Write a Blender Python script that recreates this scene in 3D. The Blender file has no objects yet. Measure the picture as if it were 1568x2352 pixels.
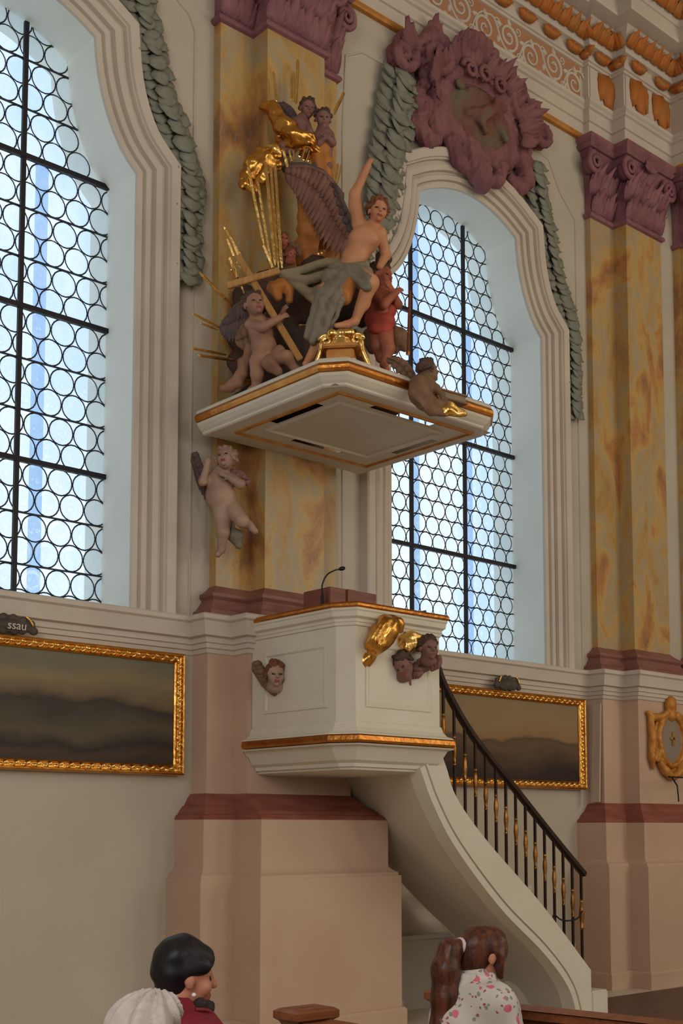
import bpy, bmesh, math, random
import numpy as np
from mathutils import Vector, Matrix
from mathutils.geometry import delaunay_2d_cdt
import openvdb
random.seed(7); rng = np.random.default_rng(7)
SC = bpy.context.scene
COL = SC.collection

# ------------------------------------------------------------------ camera
TH = math.radians(48.2); PITCH = math.atan(256 / 2892.0); FPX = 2892.0
EYE = np.array([0.0, 0.0, 1.65])
cd = bpy.data.cameras.new('camera'); cam = bpy.data.objects.new('camera', cd); COL.objects.link(cam)
cd.sensor_fit = 'VERTICAL'; cd.sensor_height = 36.0; cd.sensor_width = 24.0
cd.lens = FPX / 2352 * 36.0
cd.shift_y = (1653 - 1176) / 2352
cd.clip_start = 0.1; cd.clip_end = 200
cam.location = EYE
cam.rotation_euler = (math.pi / 2 + PITCH, 0, TH - math.pi / 2)
SC.camera = cam

# ------------------------------------------------------------------ sky, lamps, exposure
world = bpy.data.worlds.new('sky'); SC.world = world; world.use_nodes = True
wn = world.node_tree.nodes; wl = world.node_tree.links; wn.clear()
wo = wn.new('ShaderNodeOutputWorld'); wb = wn.new('ShaderNodeBackground')
wtc = wn.new('ShaderNodeTexCoord'); wmp = wn.new('ShaderNodeMapping'); wmp.inputs['Scale'].default_value = (9, 9, 3.0)
wnz = wn.new('ShaderNodeTexNoise'); wnz.inputs['Scale'].default_value = 1.0; wnz.inputs['Detail'].default_value = 4
wr = wn.new('ShaderNodeValToRGB')
wr.color_ramp.elements[0].position = 0.38; wr.color_ramp.elements[0].color = (0.62, 0.80, 1.0, 1)
wr.color_ramp.elements[1].position = 0.56; wr.color_ramp.elements[1].color = (0.93, 0.99, 1.0, 1)
wl.new(wtc.outputs['Generated'], wmp.inputs['Vector']); wl.new(wmp.outputs['Vector'], wnz.inputs['Vector'])
wl.new(wnz.outputs['Fac'], wr.inputs['Fac']); wl.new(wr.outputs['Color'], wb.inputs['Color'])
wb.inputs['Strength'].default_value = 1.22
wl.new(wb.outputs['Background'], wo.inputs['Surface'])

def area(name, loc, target, sx, sy, power, color):
    ld = bpy.data.lights.new(name, 'AREA'); ld.shape = 'RECTANGLE'; ld.size = sx; ld.size_y = sy
    ld.energy = power; ld.color = color
    o = bpy.data.objects.new(name, ld); COL.objects.link(o); o.location = loc
    d = Vector(target) - Vector(loc); o.rotation_euler = d.to_track_quat('-Z', 'Y').to_euler()
    return o
# daylight of the windows in the opposite nave wall
area('opposite_window_light', (15.0, -8.6, 5.6), (9.0, 8, 4.5), 2.2, 5.0, 225, (1.0, 0.95, 0.84))
area('opposite_window_light', (8.5, -8.6, 5.6), (7.0, 8, 4.5), 2.2, 5.0, 165, (1.0, 0.96, 0.87))
area('opposite_window_light', (2.0, -8.6, 5.6), (6.0, 8, 4.5), 2.2, 5.0, 175, (1.0, 0.98, 0.92))
area('choir_window_light', (15.6, -2.5, 5.8), (8.0, 7.5, 4.5), 3.0, 5.0, 165, (1.0, 0.94, 0.82))
# daylight of the west window behind the pews
area('west_window_light', (-2.7, 1.5, 5.2), (8.0, 7.5, 4.6), 5.0, 5.0, 400, (0.96, 0.98, 1.0))
# added warm fill high in the nave, no fixture behind it
area('nave_fill_light', (10.0, -1.5, 10.8), (8.5, 8, 5.0), 5.0, 5.0, 85, (1.0, 0.84, 0.64))

SC.view_settings.view_transform = 'Standard'; SC.view_settings.look = 'None'
SC.view_settings.gamma = 1; SC.view_settings.use_curve_mapping = False
SC.view_settings.exposure = 0.0
SC.cycles.use_denoising = True
SC.cycles.max_bounces = 8; SC.cycles.diffuse_bounces = 4; SC.cycles.transparent_max_bounces = 12
SC.cycles.sample_clamp_indirect = 6.0

# ------------------------------------------------------------------ sight lines of the survey (measured point -> place on a real plane)
_F0 = np.array([math.cos(TH), math.sin(TH), 0.]); _R = np.array([math.sin(TH), -math.cos(TH), 0.]); _Z = np.array([0., 0., 1.])
_F = _F0 * math.cos(PITCH) + _Z * math.sin(PITCH); _U = -_F0 * math.sin(PITCH) + _Z * math.cos(PITCH)
def sight(u, v): return _F + _R * ((u - 784.) / FPX) + _U * (-(v - 1653.) / FPX)
def on_y(u, v, y): d = sight(u, v); return EYE + d * (y / d[1])
def on_x(u, v, x): d = sight(u, v); return EYE + d * (x / d[0])
def at_depth(u, v, t): d = sight(u, v); return EYE + d * (t / (d @ _F0))

# ------------------------------------------------------------------ materials
def _mat(name):
    m = bpy.data.materials.new(name); m.use_nodes = True
    return m, m.node_tree.nodes, m.node_tree.links, m.node_tree.nodes['Principled BSDF']
def lin(c):
    return tuple(((x / 255) / 12.92 if x / 255 <= .04045 else ((x / 255 + .055) / 1.055) ** 2.4) for x in c) + (1,)
def mat(name, a, b=None, scale=6.0, rough=0.75, metal=0.0, bump=0.0, bscale=40., detail=5, stretch=(1, 1, 1), lo=.35, hi=.65, spec=0.3):
    """paint or stone: two sRGB tones mixed by noise in object space, plus fine relief"""
    m, n, l, p = _mat(name)
    p.inputs['Roughness'].default_value = rough; p.inputs['Metallic'].default_value = metal
    p.inputs['Specular IOR Level'].default_value = spec
    tc = n.new('ShaderNodeTexCoord')
    if b is None:
        p.inputs['Base Color'].default_value = lin(a)
    else:
        mp = n.new('ShaderNodeMapping'); mp.inputs['Scale'].default_value = stretch
        nz = n.new('ShaderNodeTexNoise'); nz.inputs['Scale'].default_value = scale; nz.inputs['Detail'].default_value = detail
        r = n.new('ShaderNodeValToRGB')
        r.color_ramp.elements[0].position = lo; r.color_ramp.elements[0].color = lin(a)
        r.color_ramp.elements[1].position = hi; r.color_ramp.elements[1].color = lin(b)
        l.new(tc.outputs['Object'], mp.inputs['Vector']); l.new(mp.outputs['Vector'], nz.inputs['Vector'])
        l.new(nz.outputs['Fac'], r.inputs['Fac']); l.new(r.outputs['Color'], p.inputs['Base Color'])
    if bump:
        nb = n.new('ShaderNodeTexNoise'); nb.inputs['Scale'].default_value = bscale; nb.inputs['Detail'].default_value = 4
        bp = n.new('ShaderNodeBump'); bp.inputs['Strength'].default_value = bump; bp.inputs['Distance'].default_value = 0.02
        l.new(tc.outputs['Object'], nb.inputs['Vector']); l.new(nb.outputs['Fac'], bp.inputs['Height'])
        l.new(bp.outputs['Normal'], p.inputs['Normal'])
    return m
def marble(name, stops, scale=1.6, rough=0.35, veins=(0.5, 0.45, 0.38)):
    m, n, l, p = _mat(name)
    p.inputs['Roughness'].default_value = rough; p.inputs['Specular IOR Level'].default_value = 0.3
    tc = n.new('ShaderNodeTexCoord'); mp = n.new('ShaderNodeMapping'); mp.inputs['Scale'].default_value = (1.5, 1.5, 0.8)
    nz = n.new('ShaderNodeTexNoise'); nz.inputs['Scale'].default_value = scale; nz.inputs['Detail'].default_value = 8
    nz.inputs['Roughness'].default_value = 0.58; nz.inputs['Distortion'].default_value = 0.5
    r = n.new('ShaderNodeValToRGB'); cr = r.color_ramp
    while len(cr.elements) < len(stops): cr.elements.new(0.5)
    for e, (pos, c) in zip(cr.elements, stops): e.position = pos; e.color = lin(c)
    l.new(tc.outputs['Object'], mp.inputs['Vector']); l.new(mp.outputs['Vector'], nz.inputs['Vector'])
    l.new(nz.outputs['Fac'], r.inputs['Fac'])
    n2 = n.new('ShaderNodeTexNoise'); n2.inputs['Scale'].default_value = scale * 2.2; n2.inputs['Detail'].default_value = 9; n2.inputs['Distortion'].default_value = 2.5
    l.new(mp.outputs['Vector'], n2.inputs['Vector'])
    r2 = n.new('ShaderNodeValToRGB'); r2.color_ramp.elements[0].position = .485; r2.color_ramp.elements[0].color = (0, 0, 0, 1)
    r2.color_ramp.elements[1].position = .50; r2.color_ramp.elements[1].color = (1, 1, 1, 1)
    e = r2.color_ramp.elements.new(.53); e.color = (0, 0, 0, 1)
    l.new(n2.outputs['Fac'], r2.inputs['Fac'])
    mx = n.new('ShaderNodeMix'); mx.data_type = 'RGBA'
    ml = n.new('ShaderNodeMath'); ml.operation = 'MULTIPLY'; ml.inputs[1].default_value = 0.22
    l.new(r2.outputs['Color'], ml.inputs[0]); l.new(ml.outputs[0], mx.inputs['Factor'])
    l.new(r.outputs['Color'], mx.inputs['A']); mx.inputs['B'].default_value = veins + (1,)
    l.new(mx.outputs['Result'], p.inputs['Base Color'])
    return m

M = {}
M['plaster'] = mat('plaster', (182, 171, 153), (190, 178, 160), 1.2, .9, bump=.12, bscale=90)
M['moulding'] = mat('moulding_plaster', (194, 180, 164), (202, 189, 172), 2.0, .85, bump=.08, bscale=80)
M['reveal'] = mat('reveal_plaster', (222, 224, 214), (228, 229, 220), 1.5, .9)
M['white'] = mat('white_paint', (206, 196, 176), (214, 204, 186), 1.5, .6, bump=.04, bscale=60)
M['pulpit'] = mat('pulpit_paint', (208, 199, 178), (215, 207, 188), 2.5, .45, bump=.05, bscale=25)
M['pedestal'] = mat('pedestal_paint', (190, 158, 134), (197, 168, 144), 1.3, .85, bump=.1, bscale=90)
M['redstone'] = mat('red_marble', (132, 72, 58), (148, 90, 74), 4.0, .55, bump=.1, stretch=(1, 1, 6), bscale=50)
M['redbase'] = mat('red_base_marble', (128, 82, 72), (146, 100, 86), 4.0, .5, stretch=(1, 1, 4))
M['shaft'] = marble('yellow_marble', [(0.30, (136, 100, 72)), (0.40, (178, 126, 74)), (0.46, (190, 152, 86)), (0.53, (168, 150, 118)), (0.60, (182, 142, 80)), (0.72, (146, 116, 86))])
M['capital'] = mat('purple_stone', (122, 76, 84), (146, 100, 104), 5.0, .7, bump=.2, bscale=35)
M['cartouche'] = mat('cartouche_stucco', (118, 74, 80), (140, 94, 94), 4.0, .75, bump=.25, bscale=30)
M['cameo'] = mat('cameo_green', (112, 104, 84), (124, 80, 72), 2.2, .95, bump=.6, bscale=14, lo=.40, hi=.60, spec=.05)
M['leaf'] = mat('stucco_leaf', (122, 122, 108), (140, 140, 124), 8., .8)
M['leafdark'] = mat('stucco_leaf_ground', (104, 104, 92), (118, 118, 104), 8., .85)
M['frieze'] = mat('frieze_ground', (168, 112, 84), (176, 130, 92), 1.1, .85)
M['goldpaint'] = mat('ochre_gilt', (176, 110, 44), (196, 138, 66), 9., .5, metal=.25)
M['goldleafend'] = mat('ochre_leaf', (184, 104, 40), (166, 112, 56), 7., .6, metal=.15)
def gold(name, a, b, rough=.3, scale=9):
    m = mat(name, a, b, scale, rough, metal=1.0, bump=.25, bscale=22); return m
M['gold'] = gold('gilding', (222, 168, 84), (196, 132, 58))
M['goldbright'] = gold('bright_gilding', (250, 216, 140), (236, 182, 94), .26, 14)
M['goldrim'] = gold('rim_gilding', (206, 140, 66), (190, 120, 56), .34)
M['flesh'] = mat('painted_flesh', (200, 142, 102), (184, 122, 86), 5., .5)
M['fleshpink'] = mat('painted_flesh_pink', (166, 122, 98), (142, 102, 82), 7., .55)
M['fleshred'] = mat('painted_flesh_red', (176, 102, 76), (152, 84, 64), 7., .55)
M['fleshpurple'] = mat('painted_flesh_dusky', (138, 98, 90), (118, 82, 74), 6., .6)
M['fleshpale'] = mat('painted_flesh_pale', (176, 146, 122), (152, 120, 102), 6., .5)
M['lip'] = mat('painted_lip', (136, 74, 62))
M['eye'] = mat('painted_eye', (60, 40, 32))
M['hairbrown'] = mat('painted_hair', (98, 58, 38), (128, 76, 48), 14., .6, bump=.3)
M['hairdark'] = mat('painted_dark_hair', (66, 48, 42), (88, 66, 54), 12., .6, bump=.3)
M['robe'] = mat('grey_green_robe', (130, 118, 92), (150, 132, 100), 4., .7)
M['robeblue'] = mat('grey_blue_robe', (118, 108, 92), (134, 124, 106), 4., .7)
M['lining'] = mat('ochre_lining', (190, 124, 62), (172, 108, 54), 5., .6, metal=.2)
M['brownrobe'] = mat('brown_robe', (132, 96, 72), (148, 108, 84), 5., .7)
M['redrobe'] = mat('red_tunic', (186, 78, 62), (168, 70, 54), 5., .65)
M['wing'] = mat('dusky_wing', (138, 96, 80), (116, 82, 72), 9., .7, bump=.3)
M['wingdark'] = mat('dark_wing', (84, 74, 72), (104, 82, 76), 9., .7, bump=.3)
M['wingbrown'] = mat('brown_wing', (112, 84, 62), (134, 100, 72), 9., .7, bump=.3)
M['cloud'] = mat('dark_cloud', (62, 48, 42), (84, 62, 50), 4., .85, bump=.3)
M['crosswood'] = mat('ochre_wood', (184, 138, 82), (166, 118, 66), 5., .5, stretch=(6, 6, 1), metal=.2)
M['iron'] = mat('dark_iron', (42, 38, 42), rough=.5, metal=.4)
M['lead'] = mat('lead_came', (52, 54, 60), rough=.6, metal=.3)
M['rail'] = mat('wrought_iron', (46, 34, 28), (58, 42, 34), 8., .5, metal=.5)
M['wood'] = mat('oak', (120, 66, 36), (146, 86, 50), 5., .45, stretch=(1, 8, 8), bump=.1)
M['wooddark'] = mat('dark_oak', (84, 44, 28), (104, 58, 38), 5., .45, stretch=(1, 8, 8), bump=.1)
M['brass'] = gold('worn_brass', (176, 126, 66), (140, 92, 46), .36)
M['mahogany'] = mat('red_brown_wood', (106, 52, 34), (126, 66, 42), 6., .4, stretch=(1, 1, 6))
M['black'] = mat('black_plastic', (26, 25, 27), rough=.5)
M['floor'] = mat('floor_bounce_pale', (196, 180, 160), (206, 192, 172), 2., .5)  # pale tone made up to bounce light onto the undersides above
M['dais'] = mat('brown_boards', (96, 70, 56), (112, 84, 68), 3., .5, stretch=(1, 6, 1))
M['skin'] = mat('skin', (196, 134, 106), (186, 122, 96), 8., .5)
M['skinlip'] = mat('skin_lip', (168, 88, 76))
M['hairblack'] = mat('black_hair', (22, 20, 22), (34, 30, 32), 30., .45, stretch=(1, 1, .2))
M['hairauburn'] = mat('auburn_hair', (58, 32, 24), (104, 56, 34), 60., .4, stretch=(1, 1, .06), bump=.15, bscale=60)
M['jacket'] = mat('dark_red_jacket', (134, 38, 46), (120, 32, 42), 6., .55, bump=.15, bscale=9)
M['beret'] = mat('white_knit', (206, 194, 186), (190, 178, 170), 40., .95, bump=.3, bscale=150)
M['pearl'] = mat('pearl', (232, 226, 216), rough=.2)
M['scarf'] = mat('dark_scarf', (38, 30, 32), (70, 60, 56), 60., .8)
M['bobble'] = mat('pale_hair_tie', (214, 190, 190), rough=.6)

def floral():
    m, n, l, p = _mat('floral_cotton'); p.inputs['Roughness'].default_value = .85
    tc = n.new('ShaderNodeTexCoord')
    nz = n.new('ShaderNodeTexNoise'); nz.inputs['Scale'].default_value = 30; nz.inputs['Detail'].default_value = 2
    ad = n.new('ShaderNodeVectorMath'); ad.operation = 'MULTIPLY_ADD'; ad.inputs[1].default_value = (.028,) * 3
    l.new(tc.outputs['Object'], nz.inputs['Vector']); l.new(nz.outputs['Color'], ad.inputs[0]); l.new(tc.outputs['Object'], ad.inputs[2])
    cur = None
    base = lin((200, 190, 176))
    for sc, th, ca, cb in ((44., .34, (120, 124, 112), (150, 146, 132)), (25., .34, (196, 60, 84), (222, 132, 142)), (52., .26, (190, 50, 78), (128, 84, 110))):
        vo = n.new('ShaderNodeTexVoronoi'); vo.inputs['Scale'].default_value = sc; vo.inputs['Randomness'].default_value = 1.0
        l.new(ad.outputs['Vector'], vo.inputs['Vector'])
        lt = n.new('ShaderNodeMath'); lt.operation = 'LESS_THAN'; lt.inputs[1].default_value = th
        l.new(vo.outputs['Distance'], lt.inputs[0])
        sx = n.new('ShaderNodeSeparateColor'); l.new(vo.outputs['Color'], sx.inputs[0])
        gt = n.new('ShaderNodeMath'); gt.operation = 'GREATER_THAN'; gt.inputs[1].default_value = .45
        l.new(sx.outputs[0], gt.inputs[0])
        mu = n.new('ShaderNodeMath'); mu.operation = 'MULTIPLY'; l.new(lt.outputs[0], mu.inputs[0]); l.new(gt.outputs[0], mu.inputs[1])
        tone = n.new('ShaderNodeMix'); tone.data_type = 'RGBA'; tone.inputs['A'].default_value = lin(ca); tone.inputs['B'].default_value = lin(cb)
        l.new(nz.outputs['Fac'], tone.inputs['Factor'])
        mx = n.new('ShaderNodeMix'); mx.data_type = 'RGBA'
        l.new(mu.outputs[0], mx.inputs['Factor'])
        if cur is None: mx.inputs['A'].default_value = base
        else: l.new(cur, mx.inputs['A'])
        l.new(tone.outputs['Result'], mx.inputs['B']); cur = mx.outputs['Result']
    l.new(cur, p.inputs['Base Color'])
    return m
M['floral'] = floral()

def glass(name, tint_a, tint_b, swirl=True):
    m, n, l, p = _mat(name); n.remove(p)
    out = n['Material Output']
    tr = n.new('ShaderNodeBsdfTransparent'); gl = n.new('ShaderNodeBsdfGlossy'); gl.inputs['Roughness'].default_value = .12
    tl = n.new('ShaderNodeBsdfTranslucent'); tl.inputs['Color'].default_value = (.9, .95, 1, 1)
    oi = n.new('ShaderNodeObjectInfo'); mx = n.new('ShaderNodeMix'); mx.data_type = 'RGBA'
    mx.inputs['A'].default_value = tint_a + (1,); mx.inputs['B'].default_value = tint_b + (1,)
    fac = oi.outputs['Random']
    if swirl:
        tc = n.new('ShaderNodeTexCoord'); wv = n.new('ShaderNodeTexWave'); wv.wave_type = 'RINGS'; wv.rings_direction = 'Y'
        wv.inputs['Scale'].default_value = 9; wv.inputs['Distortion'].default_value = 6; wv.inputs['Detail'].default_value = 2; wv.inputs['Detail Scale'].default_value = 6
        l.new(tc.outputs['Object'], wv.inputs['Vector'])
        ma = n.new('ShaderNodeMath'); ma.operation = 'MULTIPLY_ADD'; ma.inputs[1].default_value = .35
        l.new(wv.outputs['Fac'], ma.inputs[0]); l.new(oi.outputs['Random'], ma.inputs[2]); 
        mm = n.new('ShaderNodeMath'); mm.operation = 'MULTIPLY'; mm.inputs[1].default_value = .75; l.new(ma.outputs[0], mm.inputs[0])
        fac = mm.outputs[0]
    l.new(fac, mx.inputs['Factor']); l.new(mx.outputs['Result'], tr.inputs['Color'])
    a = n.new('ShaderNodeMixShader'); a.inputs[0].default_value = .12; l.new(tr.outputs[0], a.inputs[1]); l.new(tl.outputs[0], a.inputs[2])
    b = n.new('ShaderNodeMixShader'); b.inputs[0].default_value = .04; l.new(a.outputs[0], b.inputs[1]); l.new(gl.outputs[0], b.inputs[2])
    l.new(b.outputs[0], out.inputs['Surface'])
    return m
M['bullseye'] = glass('bullseye_glass', (.99, 1, .99), (.80, .90, .97))
M['quarry'] = glass('filler_glass', (.98, 1, 1), (.95, .98, 1), False)
M['outer'] = glass('outer_glass', (.56, .72, .92), (.62, .76, .93), False)

def canvas(name, z0, z1, stops, seed, hill=.35):
    m, n, l, p = _mat(name); p.inputs['Roughness'].default_value = .55; p.inputs['Specular IOR Level'].default_value = .2
    tc = n.new('ShaderNodeTexCoord'); sp = n.new('ShaderNodeSeparateXYZ'); l.new(tc.outputs['Object'], sp.inputs[0])
    mr = n.new('ShaderNodeMapRange'); mr.inputs['From Min'].default_value = z0; mr.inputs['From Max'].default_value = z1
    l.new(sp.outputs['Z'], mr.inputs['Value'])
    mp = n.new('ShaderNodeMapping'); mp.inputs['Scale'].default_value = (1.0, 1, 2.6); mp.inputs['Location'].default_value = (seed, 0, seed)
    nz = n.new('ShaderNodeTexNoise'); nz.inputs['Scale'].default_value = 1.22; nz.inputs['Detail'].default_value = 7
    l.new(tc.outputs['Object'], mp.inputs['Vector']); l.new(mp.outputs['Vector'], nz.inputs['Vector'])
    ma = n.new('ShaderNodeMath'); ma.operation = 'MULTIPLY_ADD'; ma.inputs[1].default_value = hill; l.new(nz.outputs['Fac'], ma.inputs[0])
    sb = n.new('ShaderNodeMath'); sb.operation = 'SUBTRACT'; sb.inputs[1].default_value = hill * .5
    l.new(mr.outputs[0], ma.inputs[2]); l.new(ma.outputs[0], sb.inputs[0])
    r = n.new('ShaderNodeValToRGB'); cr = r.color_ramp
    while len(cr.elements) < len(stops): cr.elements.new(.5)
    for e, (pos, c) in zip(cr.elements, stops): e.position = pos; e.color = lin(c)
    l.new(sb.outputs[0], r.inputs['Fac']); l.new(r.outputs['Color'], p.inputs['Base Color'])
    return m

# ------------------------------------------------------------------ helpers: scene tree
def tag(o, label=None, cat=None, group=None, kind=None):
    if label: o['label'] = label
    if cat: o['category'] = cat
    if group: o['group'] = group
    if kind: o['kind'] = kind
    return o
def empty(name, loc, label=None, cat=None, group=None, kind=None):
    o = bpy.data.objects.new(name, None); COL.objects.link(o); o.location = [float(c) for c in loc]; o.empty_display_size = .1
    return tag(o, label, cat, group, kind)
_DONE = []
def link_mesh(name, me, parent=None, loc=None):
    """link a mesh whose vertices are in world coordinates; parented parts keep their world place"""
    o = bpy.data.objects.new(name, me); COL.objects.link(o)
    if loc is not None: o.location = [float(c) for c in loc]
    if parent is not None:
        o.parent = parent
        pw = Vector(parent.location)
        q = parent.parent
        while q is not None: pw += Vector(q.location); q = q.parent
        o.location = Vector(o.location) - pw
    return o
class MB:
    """collects faces, links them as ONE mesh"""
    def __init__(s): s.v = []; s.f = []; s.m = []
    def add(s, v, f, m=0):
        o = len(s.v); s.v.extend([tuple(float(c) for c in p) for p in v]); s.f.extend([tuple(o + i for i in q) for q in f]); s.m.extend([m] * len(f)); return s
    def box(s, x0, x1, y0, y1, z0, z1, m=0):
        return s.add([(x0, y0, z0), (x1, y0, z0), (x1, y1, z0), (x0, y1, z0), (x0, y0, z1), (x1, y0, z1), (x1, y1, z1), (x0, y1, z1)],
                     [(0, 3, 2, 1), (4, 5, 6, 7), (0, 1, 5, 4), (1, 2, 6, 5), (2, 3, 7, 6), (3, 0, 4, 7)], m)
    def tube(s, pts, r, n=8, m=0, closed=False, flat=None):
        pts = [np.array(p, float) for p in pts]; k = len(pts); rs = r if hasattr(r, '__len__') else [r] * k
        vs = []; prev = None
        for i, p in enumerate(pts):
            a = pts[(i - 1) % k] if (closed or i > 0) else p; b = pts[(i + 1) % k] if (closed or i < k - 1) else p
            t = b - a; t /= (np.linalg.norm(t) + 1e-12)
            if prev is None:
                h = np.array([0, 0, 1.]) if abs(t[2]) < .9 else np.array([1., 0, 0])
                x = np.cross(h, t)
            else: x = prev - t * (prev @ t)
            x /= (np.linalg.norm(x) + 1e-12); y = np.cross(t, x); prev = x
            for j in range(n):
                an = 2 * math.pi * j / n; vs.append(p + rs[i] * (math.cos(an) * x + math.sin(an) * y))
        fs = []
        for i in range(k if closed else k - 1):
            for j in range(n):
                a = i * n + j; b = i * n + (j + 1) % n; c = ((i + 1) % k) * n + (j + 1) % n; d = ((i + 1) % k) * n + j
                fs.append((a, b, c, d))
        if not closed: fs.append(tuple(range(n - 1, -1, -1))); fs.append(tuple((k - 1) * n + j for j in range(n)))
        return s.add(vs, fs, m)
    def build(s, name, mats, parent=None, smooth=False, loc=None, bevel=0):
        me = bpy.data.meshes.new(name)
        off = np.zeros(3) if loc is None else np.array(loc, float)
        me.from_pydata([tuple(np.array(p) - off) for p in s.v], [], s.f)
        mats = mats if isinstance(mats, (list, tuple)) else [mats]
        for mm in mats: me.materials.append(mm)
        if len(mats) > 1: me.polygons.foreach_set('material_index', s.m)
        bm = bmesh.new(); bm.from_mesh(me)
        bmesh.ops.remove_doubles(bm, verts=bm.verts, dist=1e-5)
        if bevel: bmesh.ops.bevel(bm, geom=[e for e in bm.edges if len(e.link_faces) == 2 and e.calc_face_angle(0) > .5], offset=bevel, segments=2, affect='EDGES', clamp_overlap=True)
        bmesh.ops.recalc_face_normals(bm, faces=bm.faces); bm.to_mesh(me); bm.free()
        if smooth: me.polygons.foreach_set('use_smooth', [True] * len(me.polygons))
        me.update()
        return link_mesh(name, me, parent, loc)
def offset_path(path, d, closed=False):
    path = [np.array(p, float) for p in path]; k = len(path); out = []
    for i in range(k):
        ns = []
        for a, b in (((i - 1) % k, i), (i, (i + 1) % k)):
            if not closed and (b < a): continue
            e = path[b] - path[a]; L = np.linalg.norm(e)
            if L > 1e-9: ns.append(np.array([e[1], -e[0]]) / L)
        if len(ns) == 2:
            q = 1 + ns[0] @ ns[1]; m = (ns[0] + ns[1]) / max(q, .25)
        else: m = ns[0]
        out.append(path[i] + m * d)
    return out
def sweep(mb, path, profile, place, closed=False, m=0, cap=True, loop=False):
    """profile = [(offset, height)], place(px, py, h) -> world"""
    rows = [[place(p[0], p[1], h) for p in offset_path(path, o, closed)] for o, h in profile]
    k = len(path); n = len(rows); v = [p for r in rows for p in r]; f = []
    for i in range(n if loop else n - 1):
        i2 = (i + 1) % n
        for j in range(k if closed else k - 1):
            j2 = (j + 1) % k; f.append((i * k + j, i * k + j2, i2 * k + j2, i2 * k + j))
    if cap and not closed and n > 2:
        f.append(tuple(i * k for i in range(n))); f.append(tuple(i * k + k - 1 for i in range(n))[::-1])
    mb.add(v, f, m)
PLAN = lambda x, y, h: (x, y, h)
def spiral(c, r0, r1, turns, a0, ax, ay, n=30, lift=None):
    c = np.array(c, float); ax = np.array(ax, float); ay = np.array(ay, float); out = []
    for i in range(n):
        t = i / (n - 1); r = r0 + (r1 - r0) * t; a = a0 + turns * 2 * math.pi * t
        p = c + ax * (r * math.cos(a)) + ay * (r * math.sin(a))
        if lift is not None: p = p + np.array(lift) * t
        out.append(p)
    return out
def leaf_verts(L, W, curl=.25, lobes=3, thick=.25, n=6):
    """a closed stucco leaf along +Z from the origin, face towards -Y"""
    top = []; bot = []
    for i in range(n + 1):
        t = i / n
        w = W * (math.sin(math.pi * min(1, .12 + .88 * t)) ** .7) * (1 + .16 * math.sin(t * math.pi * 2 * lobes))
        if i == n: w = W * .06
        y = -curl * L * t * t - thick * W * math.sin(math.pi * min(1, t + .1))
        z = L * (t - .35 * curl * t ** 3)
        top += [(-w, y + thick * W * .7, z), (0, y - thick * W * .35, z), (w, y + thick * W * .7, z)]
        bot += [(-w, y + thick * W, z), (w, y + thick * W, z)]
    v = top + bot; f = []; o = 3 * (n + 1)
    for i in range(n):
        a = 3 * i; b = a + 3; c = o + 2 * i; d = c + 2
        f += [(a, a + 1, b + 1, b), (a + 1, a + 2, b + 2, b + 1), (c, d, d + 1, c + 1), (a, b, d, c), (a + 2, c + 1, d + 1, b + 2)]
    f += [(0, o, o + 1, 2, 1), (3 * n, 3 * n + 1, 3 * n + 2, o + 2 * n + 1, o + 2 * n)]
    return v, f
def cluster(parts, th=.5):
    """several leaf blades as one leaf: (length, width, angle, offset, curl)"""
    v = []; f = []
    for L, Wd, ang, off, c in parts:
        q, g = leaf_verts(L, Wd, c, 1, th, 3); o = len(v); ca, sa = math.cos(ang), math.sin(ang)
        v += [(p[0] * ca + p[2] * sa + off[0], p[1] + off[1], -p[0] * sa + p[2] * ca + off[2]) for p in q]; f += [tuple(o + i for i in t) for t in g]
    return v, f
def acanthus(L, W, curl=.3):
    return cluster([(L, W * .5, 0, (0, -.012, 0), curl), (L * .78, W * .42, .28, (W * .12, -.006, 0), curl * .8), (L * .78, W * .42, -.28, (-W * .12, -.006, 0), curl * .8),
                    (L * .5, W * .36, .62, (W * .15, 0, .01), curl * .6), (L * .5, W * .36, -.62, (-W * .15, 0, .01), curl * .6), (L * .36, W * .3, .8, (W * .2, 0, L * .32), curl), (L * .36, W * .3, -.8, (-W * .2, 0, L * .32), curl)], .35)
def place_leaf(mb, vf, org, up, face, sc=1.0, m=0):
    up = np.array(up, float); up /= np.linalg.norm(up); fa = np.array(face, float); fa = fa - up * (fa @ up); fa /= np.linalg.norm(fa)
    rt = np.cross(up, fa); org = np.array(org, float)
    mb.add([org + sc * (p[0] * rt - p[1] * fa + p[2] * up) for p in vf[0]], vf[1], m)
def frame_matrix(org, up, face, sc=1.0):
    up = np.array(up, float); up /= np.linalg.norm(up); fa = np.array(face, float); fa = fa - up * (fa @ up); fa /= np.linalg.norm(fa)
    rt = np.cross(up, fa)
    Mx = Matrix.Identity(4)
    for i in range(3):
        Mx[i][0] = rt[i] * sc; Mx[i][1] = -fa[i] * sc; Mx[i][2] = up[i] * sc; Mx[i][3] = float(org[i])
    return Mx

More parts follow.
